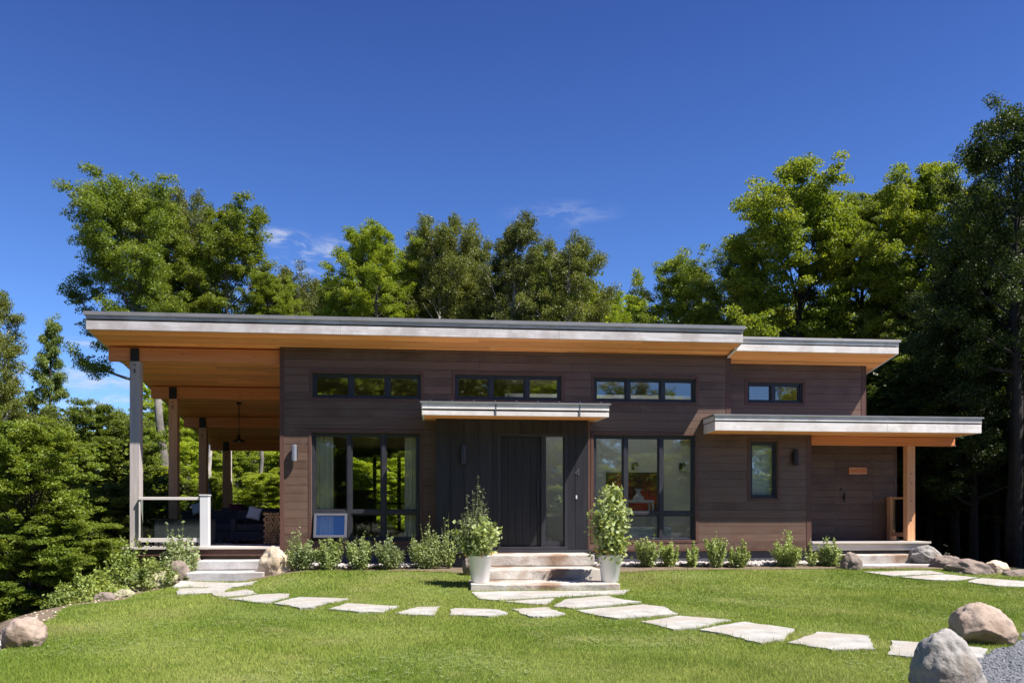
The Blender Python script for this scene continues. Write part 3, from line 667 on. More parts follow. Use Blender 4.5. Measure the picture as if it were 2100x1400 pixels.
# plaque, number, bell
a, _, c = at_y(1740, 972, PW - .03); b = at_y(1777, 958, PW - .03)
m = MB(); m.box(a, b[0], PW - .05, PW - .0225, c, b[2]); pl = build(m, 'name_plaque', 'orange_wood', loc=(a, PW - .03, c), bevel=.004); tag(pl, 'small orange wooden plaque on the dark side door wall', 'plaque')
m = MB(); m.box(a + .005, b[0] - .005, PW - .054, PW - .0505, c + .01, c + .03); m.box(a + .005, b[0] - .005, PW - .054, PW - .0505, b[2] - .025, b[2] - .01)
tb = build(m, 'border', 'pale_wood', pl)
x, _, z = at_y(1184, 968, EB - .02); m = MB()
m.frame(Vector((x, EB - .03, z)), X, Z_, Y_, (.02, .032), (-.065, .065), (0, .008)); m.frame(Vector((x, EB - .03, z)), X, Z_, Y_, (-.045, .019), (-.03, -.018), (0, .008)); m.frame(Vector((x, EB - .03, z)), Vector((.6, 0, .8)), Vector((-.8, 0, .6)), Y_, (-.045, .06), (.012, .024), (-.002, .007))
tag(build(m, 'house_number', 'sash_metal', loc=(x, EB - .03, z)), 'small grey numeral four on the charcoal panel right of the door', 'house number')
x, _, z = at_y(1182, 1019, EB - .02); m = MB(); m.box(x - .014, x + .014, EB - .034, EB - .0205, z - .035, z + .035); tag(build(m, 'doorbell', 'white_paint', loc=(x, EB, z), bevel=.006), 'small white doorbell on the charcoal panel beside the sidelight', 'doorbell')

# ------------------------------------------------------------------ stone steps
def rough_slab(name, label, x0, x1, y0, y1, z0, z1, mat, seed, amp=.02, group='stone steps'):
    bm = bmesh.new(); bmesh.ops.create_cube(bm, size=1)
    bmesh.ops.subdivide_edges(bm, edges=bm.edges[:], cuts=9, use_grid_fill=True)
    sx, sy, sz = x1 - x0, y1 - y0, z1 - z0
    for v in bm.verts:
        p = Vector((x0 + (v.co.x + .5) * sx, y0 + (v.co.y + .5) * sy, z0 + (v.co.z + .5) * sz))
        n = Vector((noise.noise(p * 3 + Vector((seed, 0, 0))), noise.noise(p * 3 + Vector((0, seed, 9))), noise.noise(p * 4 + Vector((5, 0, seed)))))
        n2 = noise.noise(p * 11 + Vector((seed, 3, 1)))
        top = v.co.z > .49
        f = 1 if not top else .25
        p += Vector((n.x * amp * f, (n.y * 1.3 + n2 * .6) * amp * f, n.z * amp * (.25 if top else 1)))
        if v.co.y < -.49 and abs(v.co.z) < .45: p.y -= amp * .5 * (1 + n2)
        v.co = p - Vector((x0, y0, z0))
    me = bpy.data.meshes.new(name); bm.to_mesh(me); bm.free(); me.materials.append(MAT[mat])
    o = bpy.data.objects.new(name, me); COL.objects.link(o); o.location = (x0, y0, z0)
    b = o.modifiers.new('bevel', 'BEVEL'); b.width = .012; b.segments = 2; b.limit_method = 'ANGLE'; b.angle_limit = math.radians(40)
    return tag(o, label, 'stone step', group)
def slab(px0, px1, py, yf, yb, th, label, mat, seed, amp=.02):
    x0 = at_y(px0, py, yf)[0]; x1, _, z = at_y(px1, py, yf); z = at_y((px0 + px1) / 2, py, yf)[2]
    return rough_slab('stone_step', label, x0, x1, yf, yb, z - th, z, mat, seed, amp)
slab(1005, 1218, 1137, -1.5, -.56, .20, 'top stone step under the front door', 'step_stone', 1)
slab(996, 1232, 1167, -2.4, -1.42, .185, 'middle stone step before the front door, its face patched dark brown', 'step_stone', 2.4, .028)
slab(966, 1272, 1197, -3.3, -2.32, .19, 'wide lowest stone step carrying the two white planters', 'step_stone', 6, .024)
slab(402, 545, 1149, -.62, -.13, .17, 'upper pale stone step at the left deck', 'pale_step_stone', 3, .012)
slab(382, 540, 1173, -1.2, -.55, .17, 'lower pale stone step at the left deck', 'pale_step_stone', 4, .012)
slab(1728, 1884, 1137, -.55, -.10, .17, 'upper stone step at the right porch', 'step_stone', 5, .014)
slab(1757, 1912, 1157, -1.0, -.5, .17, 'lower white stone step at the right porch', 'pale_step_stone', 8, .010)

# ------------------------------------------------------------------ flagstones
FL = [
 ([(367, 1213), (472, 1209), (455, 1220), (368, 1223)], 'flagstone at the far left end of the curved path'),
 ([(375, 1196), (523, 1197), (511, 1204), (359, 1209)], 'long thin flagstone at the foot of the left deck steps'),
 ([(438, 1222), (505, 1214), (523, 1222), (452, 1230)], 'small flagstone just right of the far left path stone'),
 ([(471, 1234), (533, 1225), (590, 1224), (588, 1231), (551, 1241), (523, 1240)], 'rounded flagstone below the upright beige boulder'),
 ([(568, 1243), (613, 1231), (712, 1234), (672, 1241), (641, 1251), (619, 1252)], 'pointed flagstone below the two leftmost shrubs'),
 ([(680, 1255), (715, 1244), (811, 1250), (783, 1261), (737, 1261)], 'wide flagstone in the path left of the planters, below the middle bed shrubs'),
 ([(817, 1263), (855, 1252), (899, 1251), (887, 1268), (833, 1266)], 'small triangular flagstone left of the entry steps'),
 ([(926, 1257), (937, 1254), (1021, 1257), (1039, 1264), (1002, 1270), (926, 1267)], 'oblong flagstone directly in front of the left white planter'),
 ([(1053, 1256), (1123, 1253), (1155, 1265), (1117, 1271), (1086, 1270)], 'notched flagstone in the lawn before the middle of the entry steps'),
 ([(975, 1220), (1284, 1216), (1271, 1222), (1148, 1229), (1030, 1236), (992, 1233)], 'broad apron flagstone along the lowest entry step'),
 ([(1036, 1240), (1135, 1233), (1120, 1244), (1086, 1244)], 'thin sliver flagstone under the apron stone'),
 ([(1140, 1249), (1163, 1235), (1247, 1228), (1265, 1234), (1309, 1240), (1179, 1252)], 'flagstone right of the sliver stone, below the right planter'),
 ([(1186, 1258), (1318, 1247), (1358, 1251), (1383, 1265), (1271, 1274), (1234, 1269)], 'largest grey flagstone where the two paths join'),
 ([(1322, 1282), (1395, 1271), (1491, 1279), (1426, 1295), (1383, 1297)], 'flagstone in the middle of the right hand path'),
 ([(1440, 1300), (1530, 1284), (1626, 1298), (1600, 1318), (1555, 1326), (1490, 1308)], 'pale pointed flagstone second from the boulders in the right hand path'),
 ([(1624, 1327), (1681, 1305), (1780, 1313), (1785, 1338), (1705, 1340)], 'five sided flagstone next before the grey boulder'),
 ([(1829, 1352), (1838, 1324), (2005, 1338), (2019, 1341), (2007, 1358), (1910, 1360)], 'flagstone half hidden behind the big grey boulder'),
 ([(1775, 1177), (1905, 1175), (1935, 1181), (1830, 1185)], 'flagstone touching the right porch step'),
 ([(1850, 1188), (1940, 1183), (2000, 1189), (1960, 1195), (1900, 1193)], 'flagstone in the right porch path beside the brown rocks'),
 ([(1985, 1198), (2015, 1191), (2120, 1198), (2130, 1209), (2045, 1206)], 'flagstone leaving the photo at the right edge'),
]
POLY = []
for pts, lab in FL:
    w = [at_g(*p) for p in pts]; poly = []; mx_ = sum(q[0] for q in w) / len(w); my_ = sum(q[1] for q in w) / len(w); w = [(mx_ + (q[0] - mx_) * 1.06, my_ + (q[1] - my_) * 1.10, q[2]) for q in w]
    for i, p in enumerate(w):
        q = w[(i + 1) % len(w)]; nseg = 6
        for k in range(nseg):
            t = k / nseg; x = p[0] + (q[0] - p[0]) * t; y = p[1] + (q[1] - p[1]) * t
            j = .018; poly.append((x + R.uniform(-j, j), y + R.uniform(-j, j)))
    POLY.append(poly)
    cx = sum(p[0] for p in poly) / len(poly); cy = sum(p[1] for p in poly) / len(poly)
    bm = bmesh.new(); tv = [bm.verts.new((x - cx, y - cy, H(x, y) + .048)) for x, y in poly]; bv = [bm.verts.new((x - cx, y - cy, H(x, y) - .05)) for x, y in poly]
    bm.faces.new(tv); n = len(poly)
    for i in range(n): bm.faces.new((tv[i], bv[i], bv[(i + 1) % n], tv[(i + 1) % n]))
    bmesh.ops.recalc_face_normals(bm, faces=bm.faces); bmesh.ops.triangulate(bm, faces=[f for f in bm.faces if len(f.verts) > 4])
    me = bpy.data.meshes.new('flagstone'); bm.to_mesh(me); bm.free(); me.materials.append(MAT['flagstone'])
    o = bpy.data.objects.new('flagstone', me); COL.objects.link(o); o.location = (cx, cy, 0); tag(o, lab, 'flagstone', 'flagstones set in the lawn')

# ------------------------------------------------------------------ boulders
def boulder(label, x, y, z, sx, sy, sz, mat, seed, rot=0., tilt=0., cuts=7, name='boulder', group='boulders', amp=.16, taper=0., lean=0.):
    bm = bmesh.new(); bmesh.ops.create_icosphere(bm, subdivisions=5, radius=1); r = random.Random(seed)
    pl = []
    for _ in range(cuts):
        d = Vector((r.gauss(0, 1), r.gauss(0, 1), r.gauss(0, .8))).normalized(); pl.append((d, r.uniform(.72, .93)))
    sd = Vector((seed * 3.1, seed * 1.7, seed))
    for v in bm.verts:
        p = v.co.copy()
        for d, k in pl:
            e = p.dot(d) - k
            if e > 0: p -= d * e * .85
        f = 1 + amp * noise.noise(p * 1.6 + sd) + .085 * noise.noise(p * 3.6 + sd) + .035 * noise.noise(p * 9 + sd) + .016 * noise.noise(p * 22 + sd)
        v.co = Vector(((p.x * (1 - taper * p.z) + lean * p.z) * f * sx, p.y * f * sy * (1 - taper * p.z), p.z * f * sz))
    bmesh.ops.rotate(bm, verts=bm.verts, cent=(0, 0, 0), matrix=Matrix.Rotation(tilt, 3, 'Y'))
    me = bpy.data.meshes.new(name); bm.to_mesh(me); bm.free(); me.materials.append(MAT[mat]); me.polygons.foreach_set('use_smooth', [True] * len(me.polygons))
    o = bpy.data.objects.new(name, me); COL.objects.link(o); o.location = (x, y, z); o.rotation_euler = (0, 0, rot); return tag(o, label, 'boulder', group)
def boulder_px(label, x0, x1, y0, y1, mat, seed, depth=None, dep_k=.8, **k):
    """pixel box -> real boulder whose foot stands on the ground"""
    cxp = (x0 + x1) / 2
    if depth is None: g = at_g(cxp, y1 - 2); t = (g[0] * sn + (g[1] - CY) * cs)
    else: t = depth
    w = (x1 - x0) * t / F; h_ = (y1 - y0) * t / F; p = at_z(cxp, (y0 + y1) / 2, t)
    d = w * dep_k
    dd = ray(cxp, HZ); return boulder(label, p[0] + dd[0] * d * .35, p[1] + dd[1] * d * .35, p[2] - h_ * .06 * (1 if h_ < .5 else .5), w / 2 * 1.04, d / 2, h_ / 2 * 1.14, mat, seed, **k)
boulder_px('large grey speckled boulder in the lower right corner, nearest the camera', 1872, 2008, 1297, 1440, 'granite_grey', 3, dep_k=.85, cuts=3, amp=.06, taper=.30, lean=-.10)
boulder_px('large pinkish brown boulder beside the gravel, behind the grey one', 1944, 2076, 1240, 1330, 'granite_pink', 12, cuts=6, amp=.07, taper=.14, lean=-.04)
boulder_px('tan boulder at the left edge of the lawn', 3, 90, 1268, 1336, 'granite_pink', 5, cuts=4, tilt=-.3, amp=.12)
boulder_px('upright beige boulder right of the left deck steps', 534, 594, 1120, 1197, 'granite_beige', 8, depth=14.6, cuts=9, tilt=.16, dep_k=.7)
boulder_px('brown angular rock standing left of the upper left deck step', 378, 412, 1126, 1170, 'granite_brown', 15, depth=14.9, cuts=7)
boulder_px('dark red brown rock leaning at the left end of the lower left deck step', 336, 388, 1148, 1199, 'granite_brown', 17, depth=14.3, cuts=7, tilt=.5)
boulder_px('pale mossy edging rock below the dark red brown rock', 262, 362, 1176, 1222, 'granite_moss', 19, depth=13.6, cuts=8, tilt=-.3)
boulder_px('low rounded edging rock furthest left of the lawn edge row', 190, 238, 1214, 1240, 'granite_brown', 21, depth=12.2, cuts=5)
boulder_px('small yellowish edging rock in the middle of the lawn edge row', 236, 276, 1209, 1230, 'granite_moss', 23, depth=12.6, cuts=7)
boulder_px('long flat brown rock lying behind the lawn edge row', 205, 300, 1196, 1216, 'granite_brown', 25, depth=13.3, cuts=7)
boulder_px('brown rock holding the left end of the right porch steps', 1726, 1766, 1132, 1176, 'granite_brown', 27, depth=15.3, cuts=6, dep_k=1.1)
boulder_px('flat grey brown rock directly right of the right porch steps, highest of the row', 1868, 1936, 1121, 1158, 'granite_grey', 29, depth=16.0, cuts=6, tilt=.25)
boulder_px('dark brown rock second from the right porch steps', 1912, 1972, 1138, 1172, 'granite_brown', 31, depth=15.6, cuts=6)
boulder_px('large brown grey rock third from the right porch steps', 1942, 2042, 1150, 1196, 'granite_brown', 33, depth=14.9, cuts=6, tilt=.2)
boulder_px('tan angular rock near the right edge of the photo', 2018, 2074, 1152, 1192, 'granite_beige', 35, depth=15.0, cuts=9, tilt=.3)
boulder_px('dark slate rock cut by the right edge of the photo', 2055, 2125, 1168, 1197, 'granite_brown', 37, depth=14.6, cuts=8)
boulder_px('white pale stone at the left photo edge below the tan boulder', -25, 8, 1312, 1336, 'flagstone', 39, cuts=8)
for i, (a, b, c, d_, q) in enumerate(((905, 935, 1135, 1175, 14.7), (1228, 1245, 1130, 1160, 14.9))): pass
boulder_px('brown stone block tucked behind the left white planter', 948, 975, 1140, 1178, 'granite_brown', 41, depth=14.2, cuts=8)

# ------------------------------------------------------------------ pebbles and gravel (uncountable)
def pebbles(name, label, pts, s0, s1, mat, seed):
    r = np.random.default_rng(seed); bm = bmesh.new(); bmesh.ops.create_icosphere(bm, subdivisions=1, radius=1)
    bv = np.array([v.co[:] for v in bm.verts]); bf = np.array([[v.index for v in f.verts] for f in bm.faces]); bm.free()
    n = len(pts); s = r.uniform(s0, s1, (n, 1, 1)) * r.uniform(.6, 1.2, (n, 1, 3)); a = r.uniform(0, 6.28, n)
    V = bv[None] * (1 + r.uniform(-.2, .2, (n, len(bv), 1))) * s * np.array([1, 1, .65]); ca, sa = np.cos(a)[:, None], np.sin(a)[:, None]
    V = np.stack([V[..., 0] * ca - V[..., 1] * sa, V[..., 0] * sa + V[..., 1] * ca, V[..., 2]], -1) + np.asarray(pts)[:, None]
    Q = (bf[None] + (np.arange(n) * len(bv))[:, None, None]).reshape(-1, 3)
    me = fast_mesh(name, V.reshape(-1, 3), Q, mat); o = bpy.data.objects.new(name, me); COL.objects.link(o); tag(o, label, name.replace('_', ' '), None, 'stuff')
rg = np.random.default_rng(3)
px_ = np.concatenate([rg.uniform(-2.75, .0, 800), rg.uniform(2.95, 7.9, 1500)]); py_ = rg.uniform(-.62, -.05, len(px_)) - .18 * (px_ < 0) * rg.random(len(px_))
pebbles('river_pebbles', 'strip of pale round river pebbles along the house foundation', np.stack([px_, py_, ground_h(px_, py_) + .045 + rg.uniform(0, .03, len(px_))], 1), .03, .062, 'pebble', 5)
gx = rg.uniform(3.4, 7.5, 90000); gy = rg.uniform(-11, -7, 90000); k = drive(gx, gy); gx, gy = gx[k][:38000], gy[k][:38000]
pebbles('gravel', 'dark grey crushed gravel of the driveway corner', np.stack([gx, gy, ground_h(gx, gy) + .028], 1), .007, .018, 'gravel_stone', 6)
sx_ = rg.uniform(-5.6, -2, 4000); sy_ = rg.uniform(-10.5, -1.2, 4000); e_ = np.interp(sy_, EY, EX); k = (sx_ > e_ - .1) & (sx_ < e_ + .3)
pebbles('edge_gravel', 'scattered small stones on the bare soil along the lawn edge', np.stack([sx_[k], sy_[k], ground_h(sx_[k], sy_[k]) + .013], 1)[:260], .006, .02, 'granite_beige', 8)

# ------------------------------------------------------------------ grass
def in_poly(x, y, poly):
    c = np.zeros(len(x), bool); n = len(poly)
    for i in range(n):
        x1, y1 = poly[i]; x2, y2 = poly[(i + 1) % n]
        if y1 == y2: continue
        m = ((y1 > y) != (y2 > y)) & (x < (x2 - x1) * (y - y1) / (y2 - y1) + x1); c ^= m
    return c
def grass():
    r = np.random.default_rng(11); n = 3600000
    x = r.uniform(-5.5, 12.5, n); y = r.uniform(-12.5, -1.0, n)
    t = x * sn + (y - CY) * cs; lat = x * cs - (y - CY) * sn
    keep = (r.random(n) < np.clip((6.2 / np.maximum(t, 2)) ** 1.5, 0, 1)) & (np.abs(lat) < t * .66 + .5) & lawn_mask(x, y)
    x, y = x[keep], y[keep]
    for p in POLY:
        a = np.array(p); m = (x > a[:, 0].min() - .02) & (x < a[:, 0].max() + .02) & (y > a[:, 1].min() - .02) & (y < a[:, 1].max() + .02)
        idx = np.where(m)[0]; ins = in_poly(x[idx], y[idx], p); m2 = np.ones(len(x), bool); m2[idx[ins]] = False; x, y = x[m2], y[m2]
    bad = ((x > .62) & (x < 2.85) & (y > -3.3)) | ((x > -4.45) & (x < -3.0) & (y > -1.2)); x, y = x[~bad], y[~bad]
    n0 = len(x); ex, ey = [], []
    for p in POLY:
        a = np.array(p); b2 = np.roll(a, -1, 0); L_ = np.hypot(*(b2 - a).T); k = r.choice(len(a), int(L_.sum() * 420), p=L_ / L_.sum()); q = r.random(len(k))[:, None]
        P_ = a[k] * (1 - q) + b2[k] * q + r.normal(0, .016, (len(k), 2)); ex.append(P_[:, 0]); ey.append(P_[:, 1])
    for ob in [o for o in COL.objects if o.get('category') == 'boulder' and o.location.y < -2.2]:
        bw_ = np.array([v.co[:2] for v in ob.data.vertices if v.co.z < 0]); rx_, ry_ = np.abs(bw_[:, 0]).max(), np.abs(bw_[:, 1]).max(); k = int(900 * (rx_ + ry_)); a_ = r.uniform(0, 6.283, k); q_ = r.uniform(.80, 1.06, k)
        ex.append(ob.location.x + np.cos(a_) * rx_ * q_); ey.append(ob.location.y + np.sin(a_) * ry_ * q_)
    ex = np.concatenate(ex); ey = np.concatenate(ey); kk = lawn_mask(ex, ey) & (np.sin(ex * 5) * np.sin(ey * 7 + 1) > -.45); x = np.concatenate([x, ex[kk]]); y = np.concatenate([y, ey[kk]])
    n = len(x); t = x * sn + (y - CY) * cs
    pn = np.sin(x * 1.9 + 1.3 * np.sin(y * 1.3)) * np.sin(y * 2.3 + x * .7)
    hgt = r.uniform(.014, .036, n) * (1 + .25 * pn) * (1 + .9 * (r.random(n) < .05)) * np.where(np.arange(n) >= n0, 1.4, 1); w = .0026 * np.maximum(t / 6, 1) ** 1.0 * r.uniform(.7, 1.4, n)
    a = r.uniform(0, 6.283, n); lean = r.uniform(.1, 1.0, n) * hgt; b = r.uniform(0, 6.283, n)
    z = ground_h(x, y) + .012
    P0 = np.stack([x - w * np.cos(a), y - w * np.sin(a), z], 1); P1 = np.stack([x + w * np.cos(a), y + w * np.sin(a), z], 1)
    P2 = np.stack([x + lean * np.cos(b), y + lean * np.sin(b), z + hgt], 1)
    V = np.stack([P0, P1, P2], 1).reshape(-1, 3); Q = np.arange(n * 3).reshape(-1, 3)
    me = fast_mesh('grass', V, Q, 'grass_blade'); o = bpy.data.objects.new('grass', me); COL.objects.link(o)
    tag(o, 'short mown yellow green grass of the lawn', 'grass', None, 'stuff')
grass()
def clover():
    r = np.random.default_rng(4); n = 9000; x = r.uniform(-5, 9, n); y = r.uniform(-11, -1.8, n)
    k = lawn_mask(x, y) & (np.sin(x * 1.3 + 2) * np.sin(y * 1.1) > .1)
    for p in POLY: k &= ~in_poly(x, y, p)
    x, y = x[k], y[k]; n = len(x); c = np.stack([x, y, ground_h(x, y) + .045], 1); a = r.uniform(0, 6.28, n); q = []
    for j in range(3):
        o = np.stack([np.cos(a + j * 2.09), np.sin(a + j * 2.09), np.full(n, .1)], 1) * .013; u = np.stack([-np.sin(a + j * 2.09), np.cos(a + j * 2.09), np.zeros(n)], 1) * .008
        q.append(np.stack([c, c + o + u, c + o * 1.6, c + o - u], 1))
    q = np.concatenate(q).reshape(-1, 3); me = fast_mesh('clover', q, np.arange(len(q)).reshape(-1, 4), 'leaf_shrub'); o = bpy.data.objects.new('clover', me); COL.objects.link(o); tag(o, 'small clover leaves scattered in the lawn', 'clover', None, 'stuff')
clover()

# ------------------------------------------------------------------ foliage
def leaf_quads(C, size, r, up=.6, aspect=.62):
    n = len(C); nr = r.normal(0, 1, (n, 3)); nr[:, 2] = np.abs(nr[:, 2]) + up; nr /= np.linalg.norm(nr, axis=1)[:, None]
    a = r.normal(0, 1, (n, 3)); a -= nr * (a * nr).sum(1)[:, None]; a /= np.linalg.norm(a, axis=1)[:, None]; b = np.cross(nr, a)
    s = (size * r.uniform(.6, 1.3, n))[:, None] / 2
    return np.stack([C - a * s, C + b * s * aspect - nr * s * .15, C + a * s, C - b * s * aspect - nr * s * .15], 1)
def tree_arrays(seed, Hh=12., Rr=3.6, base=.28, nl=20, nleaf=42000, lsize=.17, flat=.38, clump=.62, style='oak', up=.6, leader=True, wob=.35):
    r = np.random.default_rng(seed); rr = random.Random(seed); mb = MB()
    tp = []; wx_, wy_ = rr.uniform(-wob, wob), rr.uniform(-wob, wob)
    for i in range(8):
        q = i / 7; tp.append(Vector((wx_ * math.sin(q * 2.6) + rr.uniform(-.05, .05), wy_ * math.sin(q * 2.1) + rr.uniform(-.05, .05), q * Hh * .95)))
    r0 = .016 * Hh + .03
    mb.tube([(tp[0].x, tp[0].y, -16.)] + [tuple(p) for p in tp[1:]] if style != 'fir' else [tuple(p) for p in tp], [r0 * (1 - .9 * i / 7) + .012 for i in range(8)], 8)
    def tr_at(q): f = q * 7; i = min(int(f), 6); return tp[i].lerp(tp[i + 1], f - i)
    CC, CR = [], []
    for k in range(nl):
        q = base + (1 - base) * ((k + rr.random()) / nl) ** .95 * .97; u = (q - base) / (1 - base)
        if style == 'oak': ln = Rr * (math.sin(math.pi * (.16 + .80 * u)) ** .75) * rr.uniform(.72, 1.18)
        elif style == 'tall': ln = Rr * (.55 + .6 * math.sin(math.pi * (.1 + .8 * u))) * .75 * rr.uniform(.6, 1.25) * (1 - u ** 4 * .6)
        else: ln = Rr * (1 - u) ** .8 * rr.uniform(.75, 1.15) + .15
        az = k * 2.399 + rr.uniform(-.5, .5)
        el = {'oak': math.radians(12 + 58 * u), 'tall': math.radians(30 + 45 * u), 'fir': math.radians(4 + 34 * u)}[style] + rr.uniform(-.15, .15)
        p0 = tr_at(min(q, .99)); dirv = Vector((math.cos(az) * math.cos(el), math.sin(az) * math.cos(el), math.sin(el)))
        pts = []; nseg = 5
        for i in range(nseg + 1):
            s = i / nseg; bend = Vector((0, 0, (.16 if style != 'fir' else -.14) * ln * s * s))
            pts.append(p0 + dirv * ln * s + bend + Vector((rr.uniform(-.06, .06), rr.uniform(-.06, .06), rr.uniform(-.05, .05))) * ln * .5 * s)
        rb = r0 * (1 - q) * .42 + .018
        mb.tube([tuple(p) for p in pts], [rb * (1 - .85 * i / nseg) + .004 for i in range(nseg + 1)], 5, cap=False)
        ns = max(6, int(ln * (4.6 if style != 'fir' else 5)))
        for j in range(ns):
            s = rr.uniform(.28, 1.0) if style != 'fir' else rr.uniform(.1, 1.0); i = min(int(s * nseg), nseg - 1); pb = pts[i].lerp(pts[i + 1], s * nseg - i)
            l2 = ln * rr.uniform(.18, .42) * (1.15 - .5 * s); a2 = az + rr.uniform(-1.5, 1.5); e2 = rr.uniform(-.2, .8) if style != 'fir' else rr.uniform(-.35, .1)
            pe = pb + Vector((math.cos(a2) * math.cos(e2), math.sin(a2) * math.cos(e2), math.sin(e2))) * l2
            mb.tube([tuple(pb), tuple(pb.lerp(pe, .5) + Vector((0, 0, .03))), tuple(pe)], [.014, .009, .003], 3, cap=False)
            CC.append(pe); CR.append(clump * rr.uniform(.55, 1.2) * (.7 + .1 * ln / 2)); CC.append(pb.lerp(pe, .55)); CR.append(clump * rr.uniform(.4, .8))
        CC.append(pts[-1]); CR.append(clump * rr.uniform(.5, .95))
    for i in range(3): CC.append(tp[-1] + Vector((rr.uniform(-.3, .3), rr.uniform(-.3, .3), rr.uniform(-.3, .25)))); CR.append(clump * .6)
    CC = np.array([tuple(c) for c in CC]); CR = np.array(CR)
    w = CR ** 2; w /= w.sum(); idx = r.choice(len(CC), nleaf, p=w)
    off = r.normal(0, 1, (nleaf, 3)); off /= np.linalg.norm(off, axis=1)[:, None]; off *= (r.random(nleaf) ** .45)[:, None]
    off *= CR[idx][:, None] * np.array([1, 1, flat])
    off[:, 2] -= .25 * (off[:, 0] ** 2 + off[:, 1] ** 2) * (1 if style != 'fir' else 1.6)
    return mb, leaf_quads(CC[idx] + off, lsize, r, up)
KIND = {}
def make_kind(k, leafmat, bark, **a):
    mb, Q = tree_arrays(**a)
    me = bpy.data.meshes.new('trunk_' + k); me.from_pydata(mb.v, [], mb.f); me.materials.append(MAT[bark]); me.polygons.foreach_set('use_smooth', [True] * len(me.polygons))
    lm = fast_mesh('crown_' + k, Q.reshape(-1, 3), np.arange(Q.shape[0] * 4).reshape(-1, 4), leafmat)
    zmax = Q[..., 2].max(); rad = np.percentile(np.hypot(Q[..., 0], Q[..., 1]), 96)
    KIND[k] = (me, lm, zmax, rad, Q, a, leafmat, mb)
make_kind('maple', 'leaf_maple', 'bark_grey', seed=21, Hh=13, Rr=4.6, base=.2, nl=40, nleaf=133000, lsize=0.127, clump=.60, flat=.5)
make_kind('maple_b', 'leaf_lime', 'bark_grey', seed=22, Hh=12, Rr=4.2, base=.15, nl=38, nleaf=118999, lsize=0.131, clump=.60, flat=.5)
make_kind('aspen', 'leaf_olive', 'bark_pale', seed=23, Hh=13, Rr=4.0, base=.2, nl=44, nleaf=118999, lsize=0.107, clump=.52, flat=.8, up=.2)
make_kind('birch', 'leaf_olive', 'bark_pale', seed=24, Hh=13, Rr=3.8, base=.2, nl=36, nleaf=84000, lsize=0.107, clump=.50, style='tall', flat=.8, up=.2)
make_kind('high', 'leaf_maple', 'bark_grey', seed=41, Hh=15, Rr=4.8, base=.38, nl=44, nleaf=154000, lsize=0.123, clump=.60, flat=.5)
make_kind('maple_c', 'leaf_maple', 'bark_grey', seed=25, Hh=13, Rr=4.2, base=.2, nl=32, nleaf=112000, lsize=0.131, clump=.66, flat=.42)
make_kind('lime_c', 'leaf_lime', 'bark_dark', seed=26, Hh=13, Rr=4.4, base=.22, nl=34, nleaf=118999, lsize=0.131, clump=.66, flat=.38)
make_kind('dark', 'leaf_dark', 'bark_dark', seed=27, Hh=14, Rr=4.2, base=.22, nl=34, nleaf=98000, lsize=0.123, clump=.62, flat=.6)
make_kind('hemlock', 'leaf_hemlock', 'bark_dark', seed=28, Hh=12, Rr=2.9, base=.08, nl=64, nleaf=112000, lsize=0.082, clump=.46, style='fir', flat=.5, up=.3)
make_kind('beech', 'leaf_bright', 'bark_pale', seed=29, Hh=8, Rr=3.2, base=.06, nl=34, nleaf=98000, lsize=0.107, clump=.55, flat=.32, up=1.0)
make_kind('young', 'leaf_maple', 'bark_dark', seed=30, Hh=7, Rr=2.8, base=.05, nl=34, nleaf=84000, lsize=0.098, clump=.5, flat=.32, up=1.0)
def tree(kind, px, t, top, width, label, name='tree', rot=None, cat='tree', group=None, hs=1.0):
    x, y, zt = at_z(px, top, t); zg = H(x, y) - .2
    me, lm, zm, rad = KIND[kind][:4]; sz = (zt - zg) / zm; sxy = (width * 1.16 * t / F / 2) / rad; dz = 0
    if kind != 'hemlock' and sz > sxy * 1.2: sz = sxy * 1.2; dz = zt - zm * sz - zg
    o = thing(name, label, cat, (x, y, zg), group); o.rotation_euler = (0, 0, R.uniform(0, 6.28) if rot is None else rot)
    for nm, dd in (('trunk', me), ('crown', lm)):
        c = bpy.data.objects.new(nm, dd); COL.objects.link(c); c.parent = o; c.scale = (sxy, sxy, sz); c.location = (0, 0, dz)
    return o
# behind the left porch and above the roof, left to right
tree('high', 275, 32, 358, 250, 'tallest left background tree, broad dull green crown above the porch roof corner', 'maple_tree', 1.0)
tree('maple_b', 462, 33, 402, 215, 'bright yellow green maple right of the tall tree above the left roof', 'maple_tree', 2.2)
tree('aspen', 365, 35, 378, 190, 'feathery olive tree between the two big crowns above the left roof', 'aspen_tree', .6)
tree('aspen', 622, 36, 552, 185, 'low dull green tree under the wispy clouds', 'aspen_tree', 2.9)
tree('maple_b', 552, 33, 556, 120, 'small bright tree between the yellow green maple and the low dull tree', 'maple_tree', .3)
tree('maple_c', 690, 34, 565, 139, 'low olive tree just left of the central tree group', 'maple_tree', 4)
tree('maple_b', 775, 31, 452, 174, 'lime topped tree at the left end of the central tree group', 'maple_tree', 5.1)
tree('aspen', 895, 32, 444, 191, 'second tree of the central group with a rounded olive top', 'aspen_tree', 4.4)
tree('aspen', 968, 34, 476, 162, 'slim olive tree in the middle of the central group', 'aspen_tree', 1.7)
tree('birch', 1052, 31, 436, 156, 'thin airy tree with the highest tip of the central group', 'birch_tree', .2)
tree('maple_c', 840, 36, 500, 174, 'darker tree filling the notch between the first two central trees', 'maple_tree', 3.2)
tree('aspen', 1155, 30, 478, 185, 'dark green tree with pale forked limbs at the right end of the central group', 'aspen_tree', 5.6)
tree('maple_c', 1105, 35, 505, 150, 'tree half hidden behind the right end of the central group', 'maple_tree', 2.6)
tree('maple_b', 1243, 36, 588, 127, 'low lime green tree in the gap right of the central group', 'maple_tree', 3.3)
tree('beech', 1300, 38, 600, 100, 'very low pale tree peeking over the roof in the gap', 'young_tree', 1.1)
